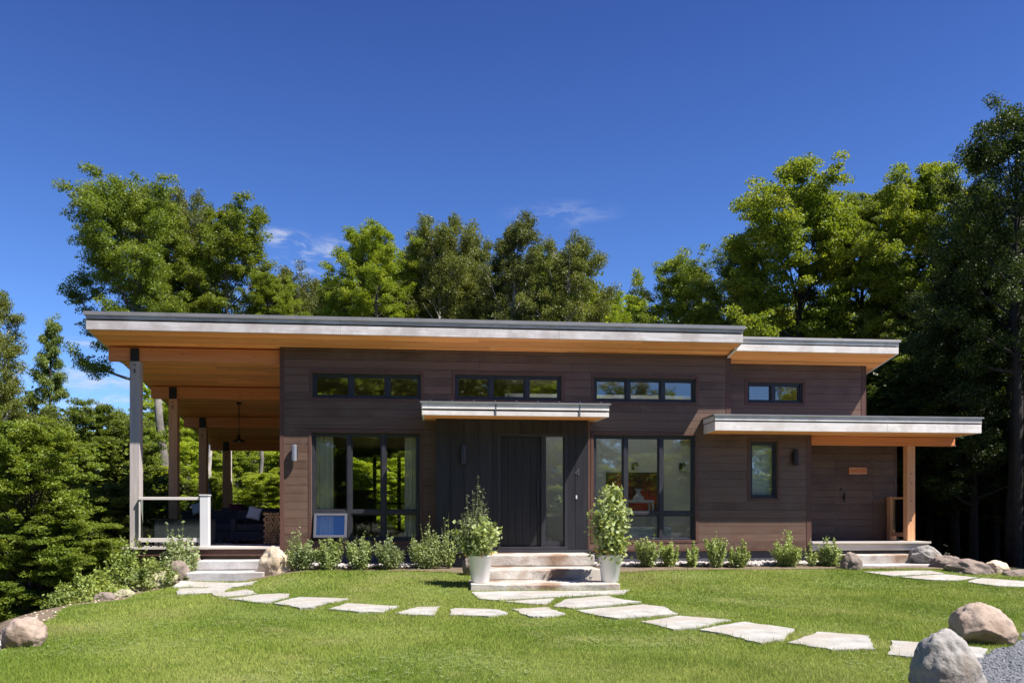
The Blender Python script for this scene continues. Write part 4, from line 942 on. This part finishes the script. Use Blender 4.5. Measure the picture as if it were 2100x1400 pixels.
tree('maple', 1395, 28, 528, 220, 'rounded dense dark green tree over the right end of the main roof', 'maple_tree', 3.0)
tree('lime_c', 1640, 24, 332, 290, 'tall layered sunlit tree above the small upper window', 'maple_tree', 1.9)
tree('maple_c', 1530, 26, 480, 160, 'shorter tree with an open left side beside the tall layered tree', 'maple_tree', 2.0)
tree('lime_c', 1768, 25, 385, 180, 'sunlit tree filling the notch between the two tall right trees', 'maple_tree', 4.9)
tree('maple_b', 1925, 22, 312, 250, 'tall yellow green tree before the dark forest on the right', 'maple_tree', 3.7)
tree('maple_c', 1848, 24, 372, 140, 'narrow tree left of the tall yellow green tree on the right', 'maple_tree', .9)
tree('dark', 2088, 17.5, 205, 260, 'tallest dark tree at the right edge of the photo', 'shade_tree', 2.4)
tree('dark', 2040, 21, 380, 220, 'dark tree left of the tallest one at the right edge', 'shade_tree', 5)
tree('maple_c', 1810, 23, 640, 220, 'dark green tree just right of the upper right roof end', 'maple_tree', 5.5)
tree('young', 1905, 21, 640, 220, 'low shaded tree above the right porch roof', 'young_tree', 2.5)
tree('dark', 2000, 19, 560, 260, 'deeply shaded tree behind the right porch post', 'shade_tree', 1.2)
# left of the house
tree('hemlock', 112, 19, 640, 165, 'slender feathery hemlock against the sky at left', 'hemlock_tree', .5)
tree('birch', -22, 15.5, 585, 150, 'feathery light green tree cut by the left photo edge', 'birch_tree', 2)
tree('aspen', 62, 18, 835, 170, 'olive leafy tree standing under the hemlock at left', 'aspen_tree', 1)
tree('young', 205, 20, 815, 190, 'rounded dark tree with a spiky tip between hemlock and porch post', 'young_tree', 4)
tree('maple_c', 255, 24, 830, 140, 'mid green tree just left of the front porch post', 'maple_tree', 4)
tree('young', 60, 14.5, 850, 260, 'bushy shaded young tree low at the left edge', 'young_tree', 1)
tree('young', 225, 16.5, 985, 180, 'low young tree left of the deck corner', 'young_tree', 3)
tree('young', 130, 14.5, 1040, 220, 'lowest young tree on the slope left of the deck', 'young_tree', 5)
tree('beech', 335, 30, 812, 130, 'bright leafy tree seen between the first two porch posts', 'beech_tree', 2)
tree('beech', 440, 31, 830, 150, 'bright leafy tree seen through the middle of the porch', 'beech_tree', 5)
tree('beech', 540, 30, 850, 150, 'lime green tree seen through the porch beside the house wall', 'beech_tree', 3.5)
tree('beech', 385, 27, 890, 120, 'small bright tree seen low between the second and third porch posts', 'beech_tree', .5)
tree('beech', 490, 27.5, 905, 120, 'small bright tree seen low between the third and fourth porch posts', 'beech_tree', 4.0)
tree('beech', 320, 24.5, 950, 100, 'low bright sapling behind the glass railing and first post', 'beech_tree', 1.5)
tree('beech', 440, 24.5, 965, 100, 'low bright sapling above the storage bench', 'beech_tree', 2.5)
tree('beech', 545, 25, 960, 110, 'low bright sapling above the armchair and firewood', 'beech_tree', 5.5)
tree('beech', 790, 30, 880, 170, 'sunlit tree seen through the left window and the rear windows', 'beech_tree', 1.2)
tree('beech', 880, 31, 870, 170, 'second sunlit tree seen through the right pane of the left window', 'beech_tree', 4.2)
tree('beech', 830, 27, 945, 120, 'low sunlit sapling seen through the left window', 'beech_tree', 3.2)
# pale trunks seen through the porch
def bare_trunk(px0, px1, t, py0, py1, r0, label, mat):
    a = at_z(px0, py0, t); b = at_z(px1, py1, t); zg = H(b[0], b[1]); b = (b[0], b[1], zg); o = MB()
    pts = [Vector(b).lerp(Vector(a), k / 6) + Vector((R.uniform(-.05, .05), 0, 0)) for k in range(7)]
    o.tube([tuple(p) for p in pts], [r0 * (1 - .5 * k / 6) for k in range(7)], 9)
    th_ = thing('tree_trunk', label, 'tree trunk', b, 'bare trunks in the woods'); build(o, 'trunk', mat, th_, smooth_=True)
bare_trunk(325, 352, 25, 790, 1100, .20, 'thick leaning grey trunk behind the second porch post', 'bark_grey')
bare_trunk(430, 428, 24, 850, 1100, .10, 'slim sunlit trunk behind the third porch post', 'bark_pale')
bare_trunk(472, 474, 24, 880, 1100, .09, 'slim pale trunk just right of the fourth porch post', 'bark_pale')
bare_trunk(535, 538, 26, 900, 1100, .10, 'thin grey trunk seen near the house wall through the porch', 'bark_grey')
bare_trunk(178, 180, 17, 1000, 1170, .055, 'thin pale trunk low in the woods left of the deck', 'bark_pale')
bare_trunk(18, 22, 15, 1060, 1230, .05, 'thin dark trunk at the left photo edge', 'bark_grey')
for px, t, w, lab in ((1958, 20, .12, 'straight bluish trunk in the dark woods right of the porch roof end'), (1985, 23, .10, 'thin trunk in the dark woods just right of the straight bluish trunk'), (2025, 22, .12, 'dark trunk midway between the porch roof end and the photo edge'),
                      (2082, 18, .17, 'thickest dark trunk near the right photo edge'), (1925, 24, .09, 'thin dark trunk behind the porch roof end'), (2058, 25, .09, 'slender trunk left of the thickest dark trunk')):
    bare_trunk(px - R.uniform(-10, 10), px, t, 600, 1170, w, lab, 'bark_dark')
# the woods as masses
def woods(name, label, spots, seed):
    r = np.random.default_rng(seed); VQ, TV, TF = [], [], []; off = 0; mats = {}
    for (x, y, kind, hgt, rad) in spots:
        Q = KIND[kind][4]; n = min(len(Q), 9000); q = Q[r.choice(len(Q), n, False)]; c = q.mean(1, keepdims=True); q = c + (q - c) * 2.1
        zg = H(x, y) - .3; sz = (hgt) / KIND[kind][2]; sx2 = rad / KIND[kind][3]; a = r.uniform(0, 6.28); ca, sa = math.cos(a), math.sin(a)
        q = np.stack([(q[..., 0] * ca - q[..., 1] * sa) * sx2 + x, (q[..., 0] * sa + q[..., 1] * ca) * sx2 + y, q[..., 2] * sz + zg], -1)
        VQ.append((q, KIND[kind][6]))
        mb = KIND[kind][7]; nt = 64; V = np.array(mb.v[:nt]); V[:, 2] = np.maximum(V[:, 2], 0); V = np.stack([(V[:, 0] * ca - V[:, 1] * sa) * .45 + x, (V[:, 0] * sa + V[:, 1] * ca) * .45 + y, V[:, 2] * sz + zg], 1)
        TV.append(V); 
    Vl = np.concatenate([q.reshape(-1, 3) for q, _ in VQ]); nq = len(Vl) // 4; Vt = np.concatenate(TV)
    F4 = [np.arange(nq * 4).reshape(-1, 4)]; ring = np.array([(i * 8 + k, i * 8 + (k + 1) % 8, (i + 1) * 8 + (k + 1) % 8, (i + 1) * 8 + k) for i in range(7) for k in range(8)])
    for i in range(len(TV)): F4.append(ring + nq * 4 + i * 64)
    me = fast_mesh(name, np.concatenate([Vl, Vt]), np.concatenate(F4), 'leaf_maple')
    names = ['leaf_maple', 'leaf_lime', 'leaf_bright', 'leaf_olive', 'leaf_dark', 'leaf_hemlock', 'bark_dark']
    for m_ in names[1:]: me.materials.append(MAT[m_])
    mi = np.concatenate([np.full(len(q), names.index(mt)) for q, mt in VQ] + [np.full(len(TV) * 56, 6)]).astype(np.int32); me.polygons.foreach_set('material_index', mi)
    o = bpy.data.objects.new(name, me); COL.objects.link(o); tag(o, label, 'woods', None, 'stuff')
sp = []; r_ = random.Random(5)
for i in range(34):      # behind the house, only up to the roof line level
    t = r_.uniform(36, 52); px = 380 + i * 32 + r_.uniform(-15, 15); x, y, z = at_z(px, r_.uniform(600, 650), t); sp.append((x, y, r_.choice(['maple', 'maple_b', 'aspen', 'maple_c', 'beech']), z - H(x, y), r_.uniform(2.6, 3.6)))
for i in range(26):      # taller band closing the gaps of the central group
    t = r_.uniform(37, 44); px = 700 + i * 20 + r_.uniform(-8, 8); x, y, z = at_z(px, r_.uniform(505, 580), t); sp.append((x, y, r_.choice(['aspen', 'maple', 'maple_c', 'aspen']), z - H(x, y), r_.uniform(2.4, 3.2)))
for i in range(10):      # seen through the porch and rear windows
    t = r_.uniform(31, 38); px = 290 + i * 62; x, y, z = at_z(px, r_.uniform(835, 890), t); sp.append((x, y, r_.choice(['beech', 'young', 'maple_b']), z - H(x, y), r_.uniform(2.2, 2.8)))
woods('rear_woods', 'continuous woods far behind the house', sp, 1)
sp = []
for i in range(26):      # left slope
    t = r_.uniform(17, 34); px = r_.uniform(-420, 330); top = 860 + r_.uniform(-10, 90) if px > 40 else r_.uniform(700, 900); x, y, z = at_z(px, top, t); sp.append((x, y, r_.choice(['young', 'maple_c', 'aspen', 'beech']), z - H(x, y), r_.uniform(2.0, 2.8)))
woods('left_woods', 'dense shaded woods on the slope left of the house', sp, 2)
sp = []
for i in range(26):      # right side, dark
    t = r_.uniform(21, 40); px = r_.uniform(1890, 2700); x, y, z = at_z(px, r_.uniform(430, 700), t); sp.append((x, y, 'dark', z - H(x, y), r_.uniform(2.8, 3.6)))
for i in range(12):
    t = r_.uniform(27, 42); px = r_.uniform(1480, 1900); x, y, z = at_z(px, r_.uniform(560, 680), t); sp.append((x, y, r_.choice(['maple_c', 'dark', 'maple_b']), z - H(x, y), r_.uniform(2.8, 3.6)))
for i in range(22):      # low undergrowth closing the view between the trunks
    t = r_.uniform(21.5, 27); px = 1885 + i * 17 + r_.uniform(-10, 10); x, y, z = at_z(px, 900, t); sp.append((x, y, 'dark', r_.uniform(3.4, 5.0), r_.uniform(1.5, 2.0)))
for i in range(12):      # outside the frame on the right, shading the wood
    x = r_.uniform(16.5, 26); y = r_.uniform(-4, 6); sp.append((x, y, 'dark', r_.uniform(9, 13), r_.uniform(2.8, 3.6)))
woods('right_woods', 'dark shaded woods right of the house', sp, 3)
sp = []
for i in range(44):      # the far side of the clearing, which the windows mirror
    x = -34 + i * 1.75 + r_.uniform(-1, 1); left = x < 9; d = r_.uniform(32, 42)
    hh = r_.uniform(14, 18) if left else r_.uniform(9.1, 11.3); sp.append((x, -d, r_.choice(['maple_b', 'beech', 'maple', 'maple_b']), hh, r_.uniform(2.8, 3.8)))
for i in range(22):
    x = -30 + i * 1.8; sp.append((x, -r_.uniform(31, 35), r_.choice(['maple_b', 'beech']), r_.uniform(9, 12.5), 3.4))
for i in range(34):
    x = -30 + i * 2.2; sp.append((x, -r_.uniform(27, 34), r_.choice(['beech', 'maple_b']), r_.uniform(4.5, 7.5), 2.9))
sp.append((12.6, -34, 'hemlock', 12.3, 1.5))
woods('front_woods', 'sunlit woods across the clearing, mirrored in the windows', sp, 4)

# ------------------------------------------------------------------ shrubs and planter plants
def bush(name, label, x, y, z, hgt, rad, n, ls, mat, seed, cat='shrub', group=None, stems=14, shape='up', fl=.55, parent=None, wisps=0):
    r = np.random.default_rng(seed); rr = random.Random(seed); mb = MB(); CC = []; CR = []
    for k in range(stems + wisps):
        az = rr.uniform(0, 6.28); wisp = k >= stems
        top = hgt * (rr.uniform(.55, .98) if not wisp else rr.uniform(1.0, 1.35)); u = rr.random() ** .5
        if shape == 'cone': o_ = rad * u * (1 - .75 * (top / hgt - .5) * 2 if top > hgt * .5 else 1)
        else: o_ = rad * u
        if shape == 'up': top *= (1 - .55 * u * u)
        pe = Vector((x + math.cos(az) * o_, y + math.sin(az) * o_, z + top)); pb = Vector((x + math.cos(az) * o_ * .12, y + math.sin(az) * o_ * .12, z))
        mid = pb.lerp(pe, .5) + Vector((math.cos(az) * o_ * .12, math.sin(az) * o_ * .12, .04 * hgt))
        mb.tube([tuple(pb), tuple(mid), tuple(pe)], [.008, .005, .002], 4, cap=False)
        m_ = 7
        for j in range(m_):
            s = .22 + .78 * j / (m_ - 1); p = pb.lerp(mid, s * 2) if s < .5 else mid.lerp(pe, s * 2 - 1)
            CC.append(tuple(p)); CR.append((rad * .34 * rr.uniform(.6, 1.2)) * (1.1 - .65 * s) * (.25 if wisp else 1))
    CC = np.array(CC); CR = np.array(CR); w = CR ** 1.3; w /= w.sum(); idx = r.choice(len(CC), n, p=w)
    off = r.normal(0, .5, (n, 3)) * CR[idx][:, None]; P = CC[idx] + off; P[:, 2] = np.maximum(P[:, 2], z + .02)
    Q = leaf_quads(P, ls, r, .1, fl)
    t = parent or thing(name, label, cat, (x, y, z), group)
    org = np.array(ORG[t.name]); me = fast_mesh('foliage', (Q - org).reshape(-1, 3), np.arange(n * 4).reshape(-1, 4), mat)
    o = bpy.data.objects.new('foliage', me); COL.objects.link(o); o.parent = t; build(mb, 'stems', 'leaf_stem', t); return t
SH = [(615, 1078, 1172, 62, 1.5, 'tall pointed shrub beside the upright beige boulder', 2), (673, 1104, 1170, 54, 1.0, 'compact shrub below the open window sash', 0), (738, 1098, 1168, 56, 1.0, 'round shrub at the middle of the left bed', 1),
      (798, 1088, 1168, 64, 1.0, 'spiky topped shrub left of the largest one in the left bed', 4), (880, 1068, 1168, 82, 1.0, 'largest shrub of the left bed, beside the dark entry cladding', 6),
      (920, 1050, 1150, 34, 1., 'sparse leggy shrub against the charcoal entry wall', 8),
      (1327, 1098, 1156, 50, 1., 'first shrub right of the entry planter'), (1373, 1109, 1156, 42, 1., 'low second shrub of the right bed'), (1418, 1099, 1156, 36, 1., 'slim third shrub at the corner of the right window'),
      (1468, 1102, 1158, 44, 1., 'fourth shrub of the right bed under the blank siding'), (1516, 1100, 1158, 42, 1., 'fifth shrub of the right bed, left of the narrow window'), (1615, 1084, 1160, 62, 1., 'tallest shrub of the right bed, under the black wall lamp'),
      (1665, 1092, 1160, 34, 1., 'sparse dark shrub at the house corner of the right porch'), (1703, 1098, 1162, 54, 1., 'wide loose shrub in front of the right porch platform')]
for i, s in enumerate(SH):
    px, a, b, w = s[:4]; Yp = -.95 if px < 1000 else -.8
    if px == 920: Yp = -.85
    x, _, zt = at_y(px, a, Yp); zg = H(x, Yp) + .02; sc_ = w * 15.2 / F
    bush('shrub', s[5], x, Yp, zg, zt - zg, sc_ * .54, int(2200 + w * 28) if px not in (920, 1665) else 420, .042, 'leaf_shrub', 100 + i, group='young shrubs in the foundation beds', shape='round' if i in (1, 2, 6, 7, 9) else 'up', stems=20 if w > 40 else 10, wisps=(s[6] if len(s) > 6 else 1))
WB = [(188, 1165, 1235, 110, 12.6, 'scrubby wild bush behind the low lawn edge rocks', 'leaf_wild'), (262, 1100, 1215, 110, 13.8, 'tall wild bush under the deck corner', 'leaf_wild'), (335, 1130, 1205, 90, 14.4, 'wild bush against the deck skirt', 'leaf_wild'),
      (365, 1086, 1175, 75, 14.7, 'yellow green sapling in front of the glass railing', 'leaf_pale'), (150, 1200, 1262, 100, 12.0, 'dark wild bush low on the left slope', 'leaf_wild'), (300, 1150, 1215, 90, 13.6, 'wild bush behind the flat grey edging rock', 'leaf_wild')]
for i, (px, a, b, w, t, lab, mt) in enumerate(WB):
    x, y, zt = at_z(px, a, t); zg = min(H(x, y), at_z(px, b, t)[2])
    bush('wild_bush', lab, x, y, zg, zt - zg, w * t / F * .62, 4600, .06, mt, 200 + i, 'bush', 'wild bushes on the left slope', 22, wisps=5)
def planter(px, label, plantlabel, seed):
    Yp = -2.92; x, _, z0 = at_y(px, 1197, Yp); z0 = at_y(1119, 1197, -3.3)[2] + .004; h_ = .43
    t = thing('planter', label, 'planter', (x, Yp, z0), 'white entry planters'); m = MB()
    m.lathe([(.001, z0), (.130, z0), (.138, z0 + .01), (.185, z0 + h_ - .02), (.192, z0 + h_ - .015), (.192, z0 + h_), (.176, z0 + h_), (.170, z0 + h_ - .05)], x, Yp, 40); build(m, 'pot', 'white_pot', t, smooth_=True)
    m = MB(); m.lathe([(.171, z0 + h_ - .045), (.08, z0 + h_ - .03), (.001, z0 + h_ - .025)], x, Yp, 24); build(m, 'potting_soil', 'potting_soil', t)
    return x, Yp, z0 + h_ - .04
x, y, z = planter(985, 'left white tapered planter on the lowest entry step', '', 1)
b = bush('potted_plant', 'potted plant in the left white planter, bushy below with tall wispy stems', x - .06, y, z, .62, .42, 2300, .075, 'leaf_pale', 301, 'plant', None, 22, 'round', .7)
bush('x', '', x - .08, y + .03, z, 1.36, .26, 2600, .042, 'leaf_stem', 302, stems=34, fl=.3, parent=b)
x2, y2, z2 = planter(1251, 'right white tapered planter on the lowest entry step', '', 2)
b2 = bush('potted_plant', 'tall leafy cone shaped potted plant in the right white planter', x2, y2, z2 - .1, 1.24, .50, 3600, .078, 'leaf_pale', 303, 'plant', None, 34, 'cone', .75)
for (xx, yy, zz, pp, sd) in ((x, y, z, b, 1), (x2, y2, z2, b2, 2)):
    rr = np.random.default_rng(sd); P = np.array([xx, yy - .12, zz + .06]) + rr.normal(0, 1, (40, 3)) * np.array([.09, .05, .03]); Q = leaf_quads(P, .045, rr, .2, .9)
    me = fast_mesh('flowers', (Q - np.array(ORG[pp.name])).reshape(-1, 3), np.arange(160).reshape(-1, 4), 'petal_orange'); o = bpy.data.objects.new('flowers', me); COL.objects.link(o); o.parent = pp

# ------------------------------------------------------------------ porch furniture
def sofa(x, y, w, d, label, arms=True, rot=0, name='outdoor_sofa', cat='sofa', hb=.62):
    t = thing(name, label, cat, (x, y, 0)); m = MB()
    m.box(x, x + w, y, y + d, .06, .26)
    b = build(m, 'base', 'grey_cloth', t, bevel=.02)
    m = MB(); m.box(x + .12, x + w - .12, y + .02, y + d - .16, .262, .42); build(m, 'seat_cushion', 'grey_cloth', t, bevel=.04)
    m = MB(); m.box(x, x + w, y + d - .15, y + d, .262, hb); build(m, 'backrest', 'grey_cloth', t, bevel=.03)
    for s_ in (0, 1):
        m = MB(); a = x if s_ == 0 else x + w - .12; m.box(a, a + .12, y, y + d - .152, .262, .52); build(m, 'armrest', 'grey_cloth', t, bevel=.02)
    for a in (x + .04, x + w - .1):
        for c in (y + .04, y + d - .1): m = MB(); m.box(a, a + .06, c, c + .06, 0, .06); build(m, 'leg', 'black_metal', t)
    return t
xa = at_y(316, 1080, .6)[0]
t = thing('planter_box', 'long dark grey storage bench behind the glass railing', 'bench', (xa + .4, .8, 0))
m = MB(); m.box(xa, xa + 1.02, .6, 1.15, .03, .50); build(m, 'body', 'grey_cloth', t, bevel=.01)
m = MB(); m.box(xa - .02, xa + 1.04, .58, 1.17, .502, .525); build(m, 'lid', 'frame_metal', t, bevel=.006)
t['label'] = 'long dark grey storage bench behind the glass railing'; t.name = 'storage_bench'
sofa(at_y(352, 1060, 2.6)[0], 2.6, 1.5, .85, 'dark sofa standing behind the storage bench', hb=.72)
sofa(at_y(472, 1080, 2.0)[0], 2.0, .85, .8, 'dark armchair beside the firewood stack', name='outdoor_armchair', cat='armchair', hb=.72)
sofa(at_y(436, 1080, 3.9)[0], 3.9, 1.4, .85, 'dark sofa deeper on the porch behind the armchair', hb=.80)
def pillow(px, py, Y, s, mat, label, tilt=.35, roll=.2):
    x, y, z = at_y(px, py, Y); bm = bmesh.new(); bmesh.ops.create_grid(bm, x_segments=10, y_segments=10, size=1); V = []
    for v in list(bm.verts):
        k = (1 - v.co.x ** 4) * (1 - v.co.y ** 4); v.co = Vector((v.co.x * s * (1 - .08 * (1 - abs(v.co.y))), -.28 * s * k ** .5, v.co.y * s * (1 - .08 * (1 - abs(v.co.x)))))
    g = bmesh.ops.duplicate(bm, geom=bm.verts[:] + bm.edges[:] + bm.faces[:]); 
    for v in [e for e in g['geom'] if isinstance(e, bmesh.types.BMVert)]: v.co.y *= -1
    bmesh.ops.remove_doubles(bm, verts=bm.verts, dist=.001); bmesh.ops.recalc_face_normals(bm, faces=bm.faces)
    me = bpy.data.meshes.new('pillow'); bm.to_mesh(me); bm.free(); me.materials.append(MAT[mat]); me.polygons.foreach_set('use_smooth', [True] * len(me.polygons))
    o = bpy.data.objects.new('pillow', me); COL.objects.link(o); o.location = (x, y, z); o.rotation_euler = (-tilt, roll, .1); tag(o, label, 'pillow', 'porch pillows')
pillow(522, 1052, 2.5, .15, 'white_cloth', 'white square pillow on the armchair by the firewood', roll=.25)
pillow(405, 1042, 3.0, .13, 'white_cloth', 'pale pillow on the dark sofa behind the storage bench', roll=-.3)
pillow(484, 1046, 4.3, .17, 'plum_cloth', 'dark plum pillow on the deeper porch sofa', roll=.0)
# firewood
lx0 = at_y(539, 1080, 1.3)[0]; r_ = random.Random(9)
proto = None; cols = 5; rows = 11
for j in range(rows):
    for i in range(cols):
        rad = .036; x = lx0 + .04 + i * .062 + (.031 if j % 2 else 0); z = .045 + j * .058
        if x > XL - .06: continue
        if proto is None:
            m = MB(); n = 7; ring = [(math.cos(2 * math.pi * k / n) * rad * (.85 + .25 * ((k * 5) % 3) / 2), math.sin(2 * math.pi * k / n) * rad * (.85 + .25 * ((k * 7) % 4) / 3)) for k in range(n)]
            m.add([(a, 0, b) for a, b in ring] + [(a, .4, b) for a, b in ring], [(k, n + k, n + (k + 1) % n, (k + 1) % n) for k in range(n)], 0)
            m.add([(a, -.002, b) for a, b in ring], [tuple(range(n))], 1); m.add([(a, .402, b) for a, b in ring], [tuple(range(n))[::-1]], 1)
            proto = build(m, 'firewood_log', ['log_bark', 'log_end'], loc=(0, 0, 0)); o = proto
        else: o = proto.copy(); COL.objects.link(o)
        o.location = (x, 1.3 + r_.uniform(-.02, .03), z); o.rotation_euler = (0, r_.uniform(0, 6.28), 0); sc_ = r_.uniform(.82, 1.1); o.scale = (sc_, 1, sc_)
        tag(o, 'split firewood log in the stack against the house wall', 'log', 'firewood logs stacked on the left porch')
# ------------------------------------------------------------------ things inside
wn_ = WIN['narrow']; m = MB(); m.box(wn_[0] + .01, wn_[1] - .01, .185, .20, wn_[2] + .02, wn_[3] - .01)
tag(build(m, 'window_blind', 'wall_paint', loc=(wn_[0], .19, wn_[2])), 'pale blind drawn behind the narrow upright window', 'blind')
def curtain(px0, px1, Y, z0, z1, label, mat='cream_cloth'):
    x0, x1 = at_y(px0, 1000, Y)[0], at_y(px1, 1000, Y)[0]; m = MB(); n = 48; V = []
    for s_ in (0, .006):
        for i in range(n + 1):
            q = i / n; x = x0 + (x1 - x0) * q; yy = Y + s_ + .035 * math.sin(q * 6.283 * 4.5) + .01 * math.sin(q * 23)
            V += [(x, yy, z0), (x, yy, z1)]
    k = 2 * (n + 1); Fc = [(2 * i, 2 * i + 2, 2 * i + 3, 2 * i + 1) for i in range(n)] + [(k + 2 * i, k + 2 * i + 1, k + 2 * i + 3, k + 2 * i + 2) for i in range(n)]
    m.add(V, Fc); tag(build(m, 'curtain', mat, loc=(x0, Y, z1), smooth_=True), label, 'curtain', 'long curtains inside the left window')
curtain(640, 684, .22, .02, 2.2, 'cream curtain at the left side of the left window'); curtain(830, 866, .22, .02, 2.2, 'cream curtain at the right side of the left window')
a = at_y(1243, 968, 1.58); b = at_y(1354, 1048, 1.58)
t = thing('painting', 'dark red abstract painting on the grey wall inside the right window', 'painting', (a[0], 1.55, b[2]))
m = MB(); m.box(a[0], b[0], 1.555, 1.597, b[2] - .02, a[2]); build(m, 'frame', 'black_metal', t)
w = N('red_abstract'); nz = w.noise(2.2, 5); c = w.mix(w.rng(nz, .42, .6), (.07, .012, .01), (.55, .05, .035)); w.bsdf(c, .6)
m = MB(); m.box(a[0] + .03, b[0] - .03, 1.548, 1.5545, b[2] + .01, a[2] - .03); build(m, 'canvas', 'red_abstract', t)
tx0, ty = at_y(1286, 1020, .7)[0], .7; tx1 = at_y(1342, 1020, .7)[0]; tz = at_y(1314, 1025, .7)[2]
t = thing('side_table', 'white table with curved legs inside the right window', 'table', ((tx0 + tx1) / 2, ty, 0)); m = MB(); m.box(tx0, tx1, ty, ty + .4, tz - .05, tz); build(m, 'table_top', 'white_paint', t, bevel=.015)
for sx2, x_ in ((-1, tx0 + .03), (1, tx1 - .03)):
    for yy in (ty + .05, ty + .35):
        m = MB(); m.tube([(x_, yy, tz - .04), (x_ + sx2 * .02, yy, tz - .15), (x_ - sx2 * .05, yy, tz - .4), (x_ + sx2 * .03, yy, .0)], [.025, .022, .016, .018], 8); build(m, 'leg', 'white_paint', t, smooth_=True)
cx_ = at_y(1309, 1000, .88)[0]; m = MB(); m.lathe([(.001, tz), (.12, tz + .002), (.11, tz + .06), (.055, tz + .12), (.035, tz + .17), (.05, tz + .20), (.085, tz + .24), (.08, tz + .24), (.03, tz + .19)], cx_, .88, 20)
tag(build(m, 'vase', 'white_paint', loc=(cx_, .88, tz), smooth_=True), 'white flared vase on the white table inside the right window', 'vase')
bx = at_y(1305, 1080, .5)[0]; bx2 = at_y(1370, 1080, .5)[0]
t = thing('bench_seat', 'pale cushioned bench behind the lower right window panes', 'bench', (bx, .5, 0)); m = MB(); m.box(bx - .3, bx2, .22, .62, .08, .26); build(m, 'base', 'wall_paint', t, bevel=.02); m = MB(); m.box(bx - .3, bx2, .21, .64, .262, .36); build(m, 'cushion', 'white_cloth', t, bevel=.03)
for px in (1300, 1398):
    x, _, z = at_y(px, 955, 1.5); m = MB(); m.box(x - .03, x + .03, 1.56, 1.598, z - .07, z + .07); m.tube([(x, 1.57, z), (x + .05, 1.50, z + .04)], .018, 8); m.lathe([(.02, z + .08), (.055, z + .0)], x + .05, 1.49, 14)
    tag(build(m, 'reading_lamp', 'black_metal', loc=(x, 1.57, z)), 'small black reading lamp on the inner wall, ' + ('above the painting' if px == 1300 else 'in the right pane of the right window'), 'lamp')
x0, y0, _ = at_y(745, 1000, 4.5)
t = thing('dining_chair', 'dark high back chair silhouetted inside the left window', 'chair', (x0, y0, 0)); m = MB(); m.box(x0 - .25, x0 + .25, y0, y0 + .06, .45, 1.25); build(m, 'backrest', 'grey_cloth', t, bevel=.02); m = MB(); m.box(x0 - .25, x0 + .25, y0 + .06, y0 + .5, .40, .48); build(m, 'seat', 'grey_cloth', t, bevel=.02)
for a in (-.23, .19):
    for c in (.02, .45): m = MB(); m.box(x0 + a, x0 + a + .04, y0 + c, y0 + c + .04, 0, .4); build(m, 'leg', 'black_metal', t)
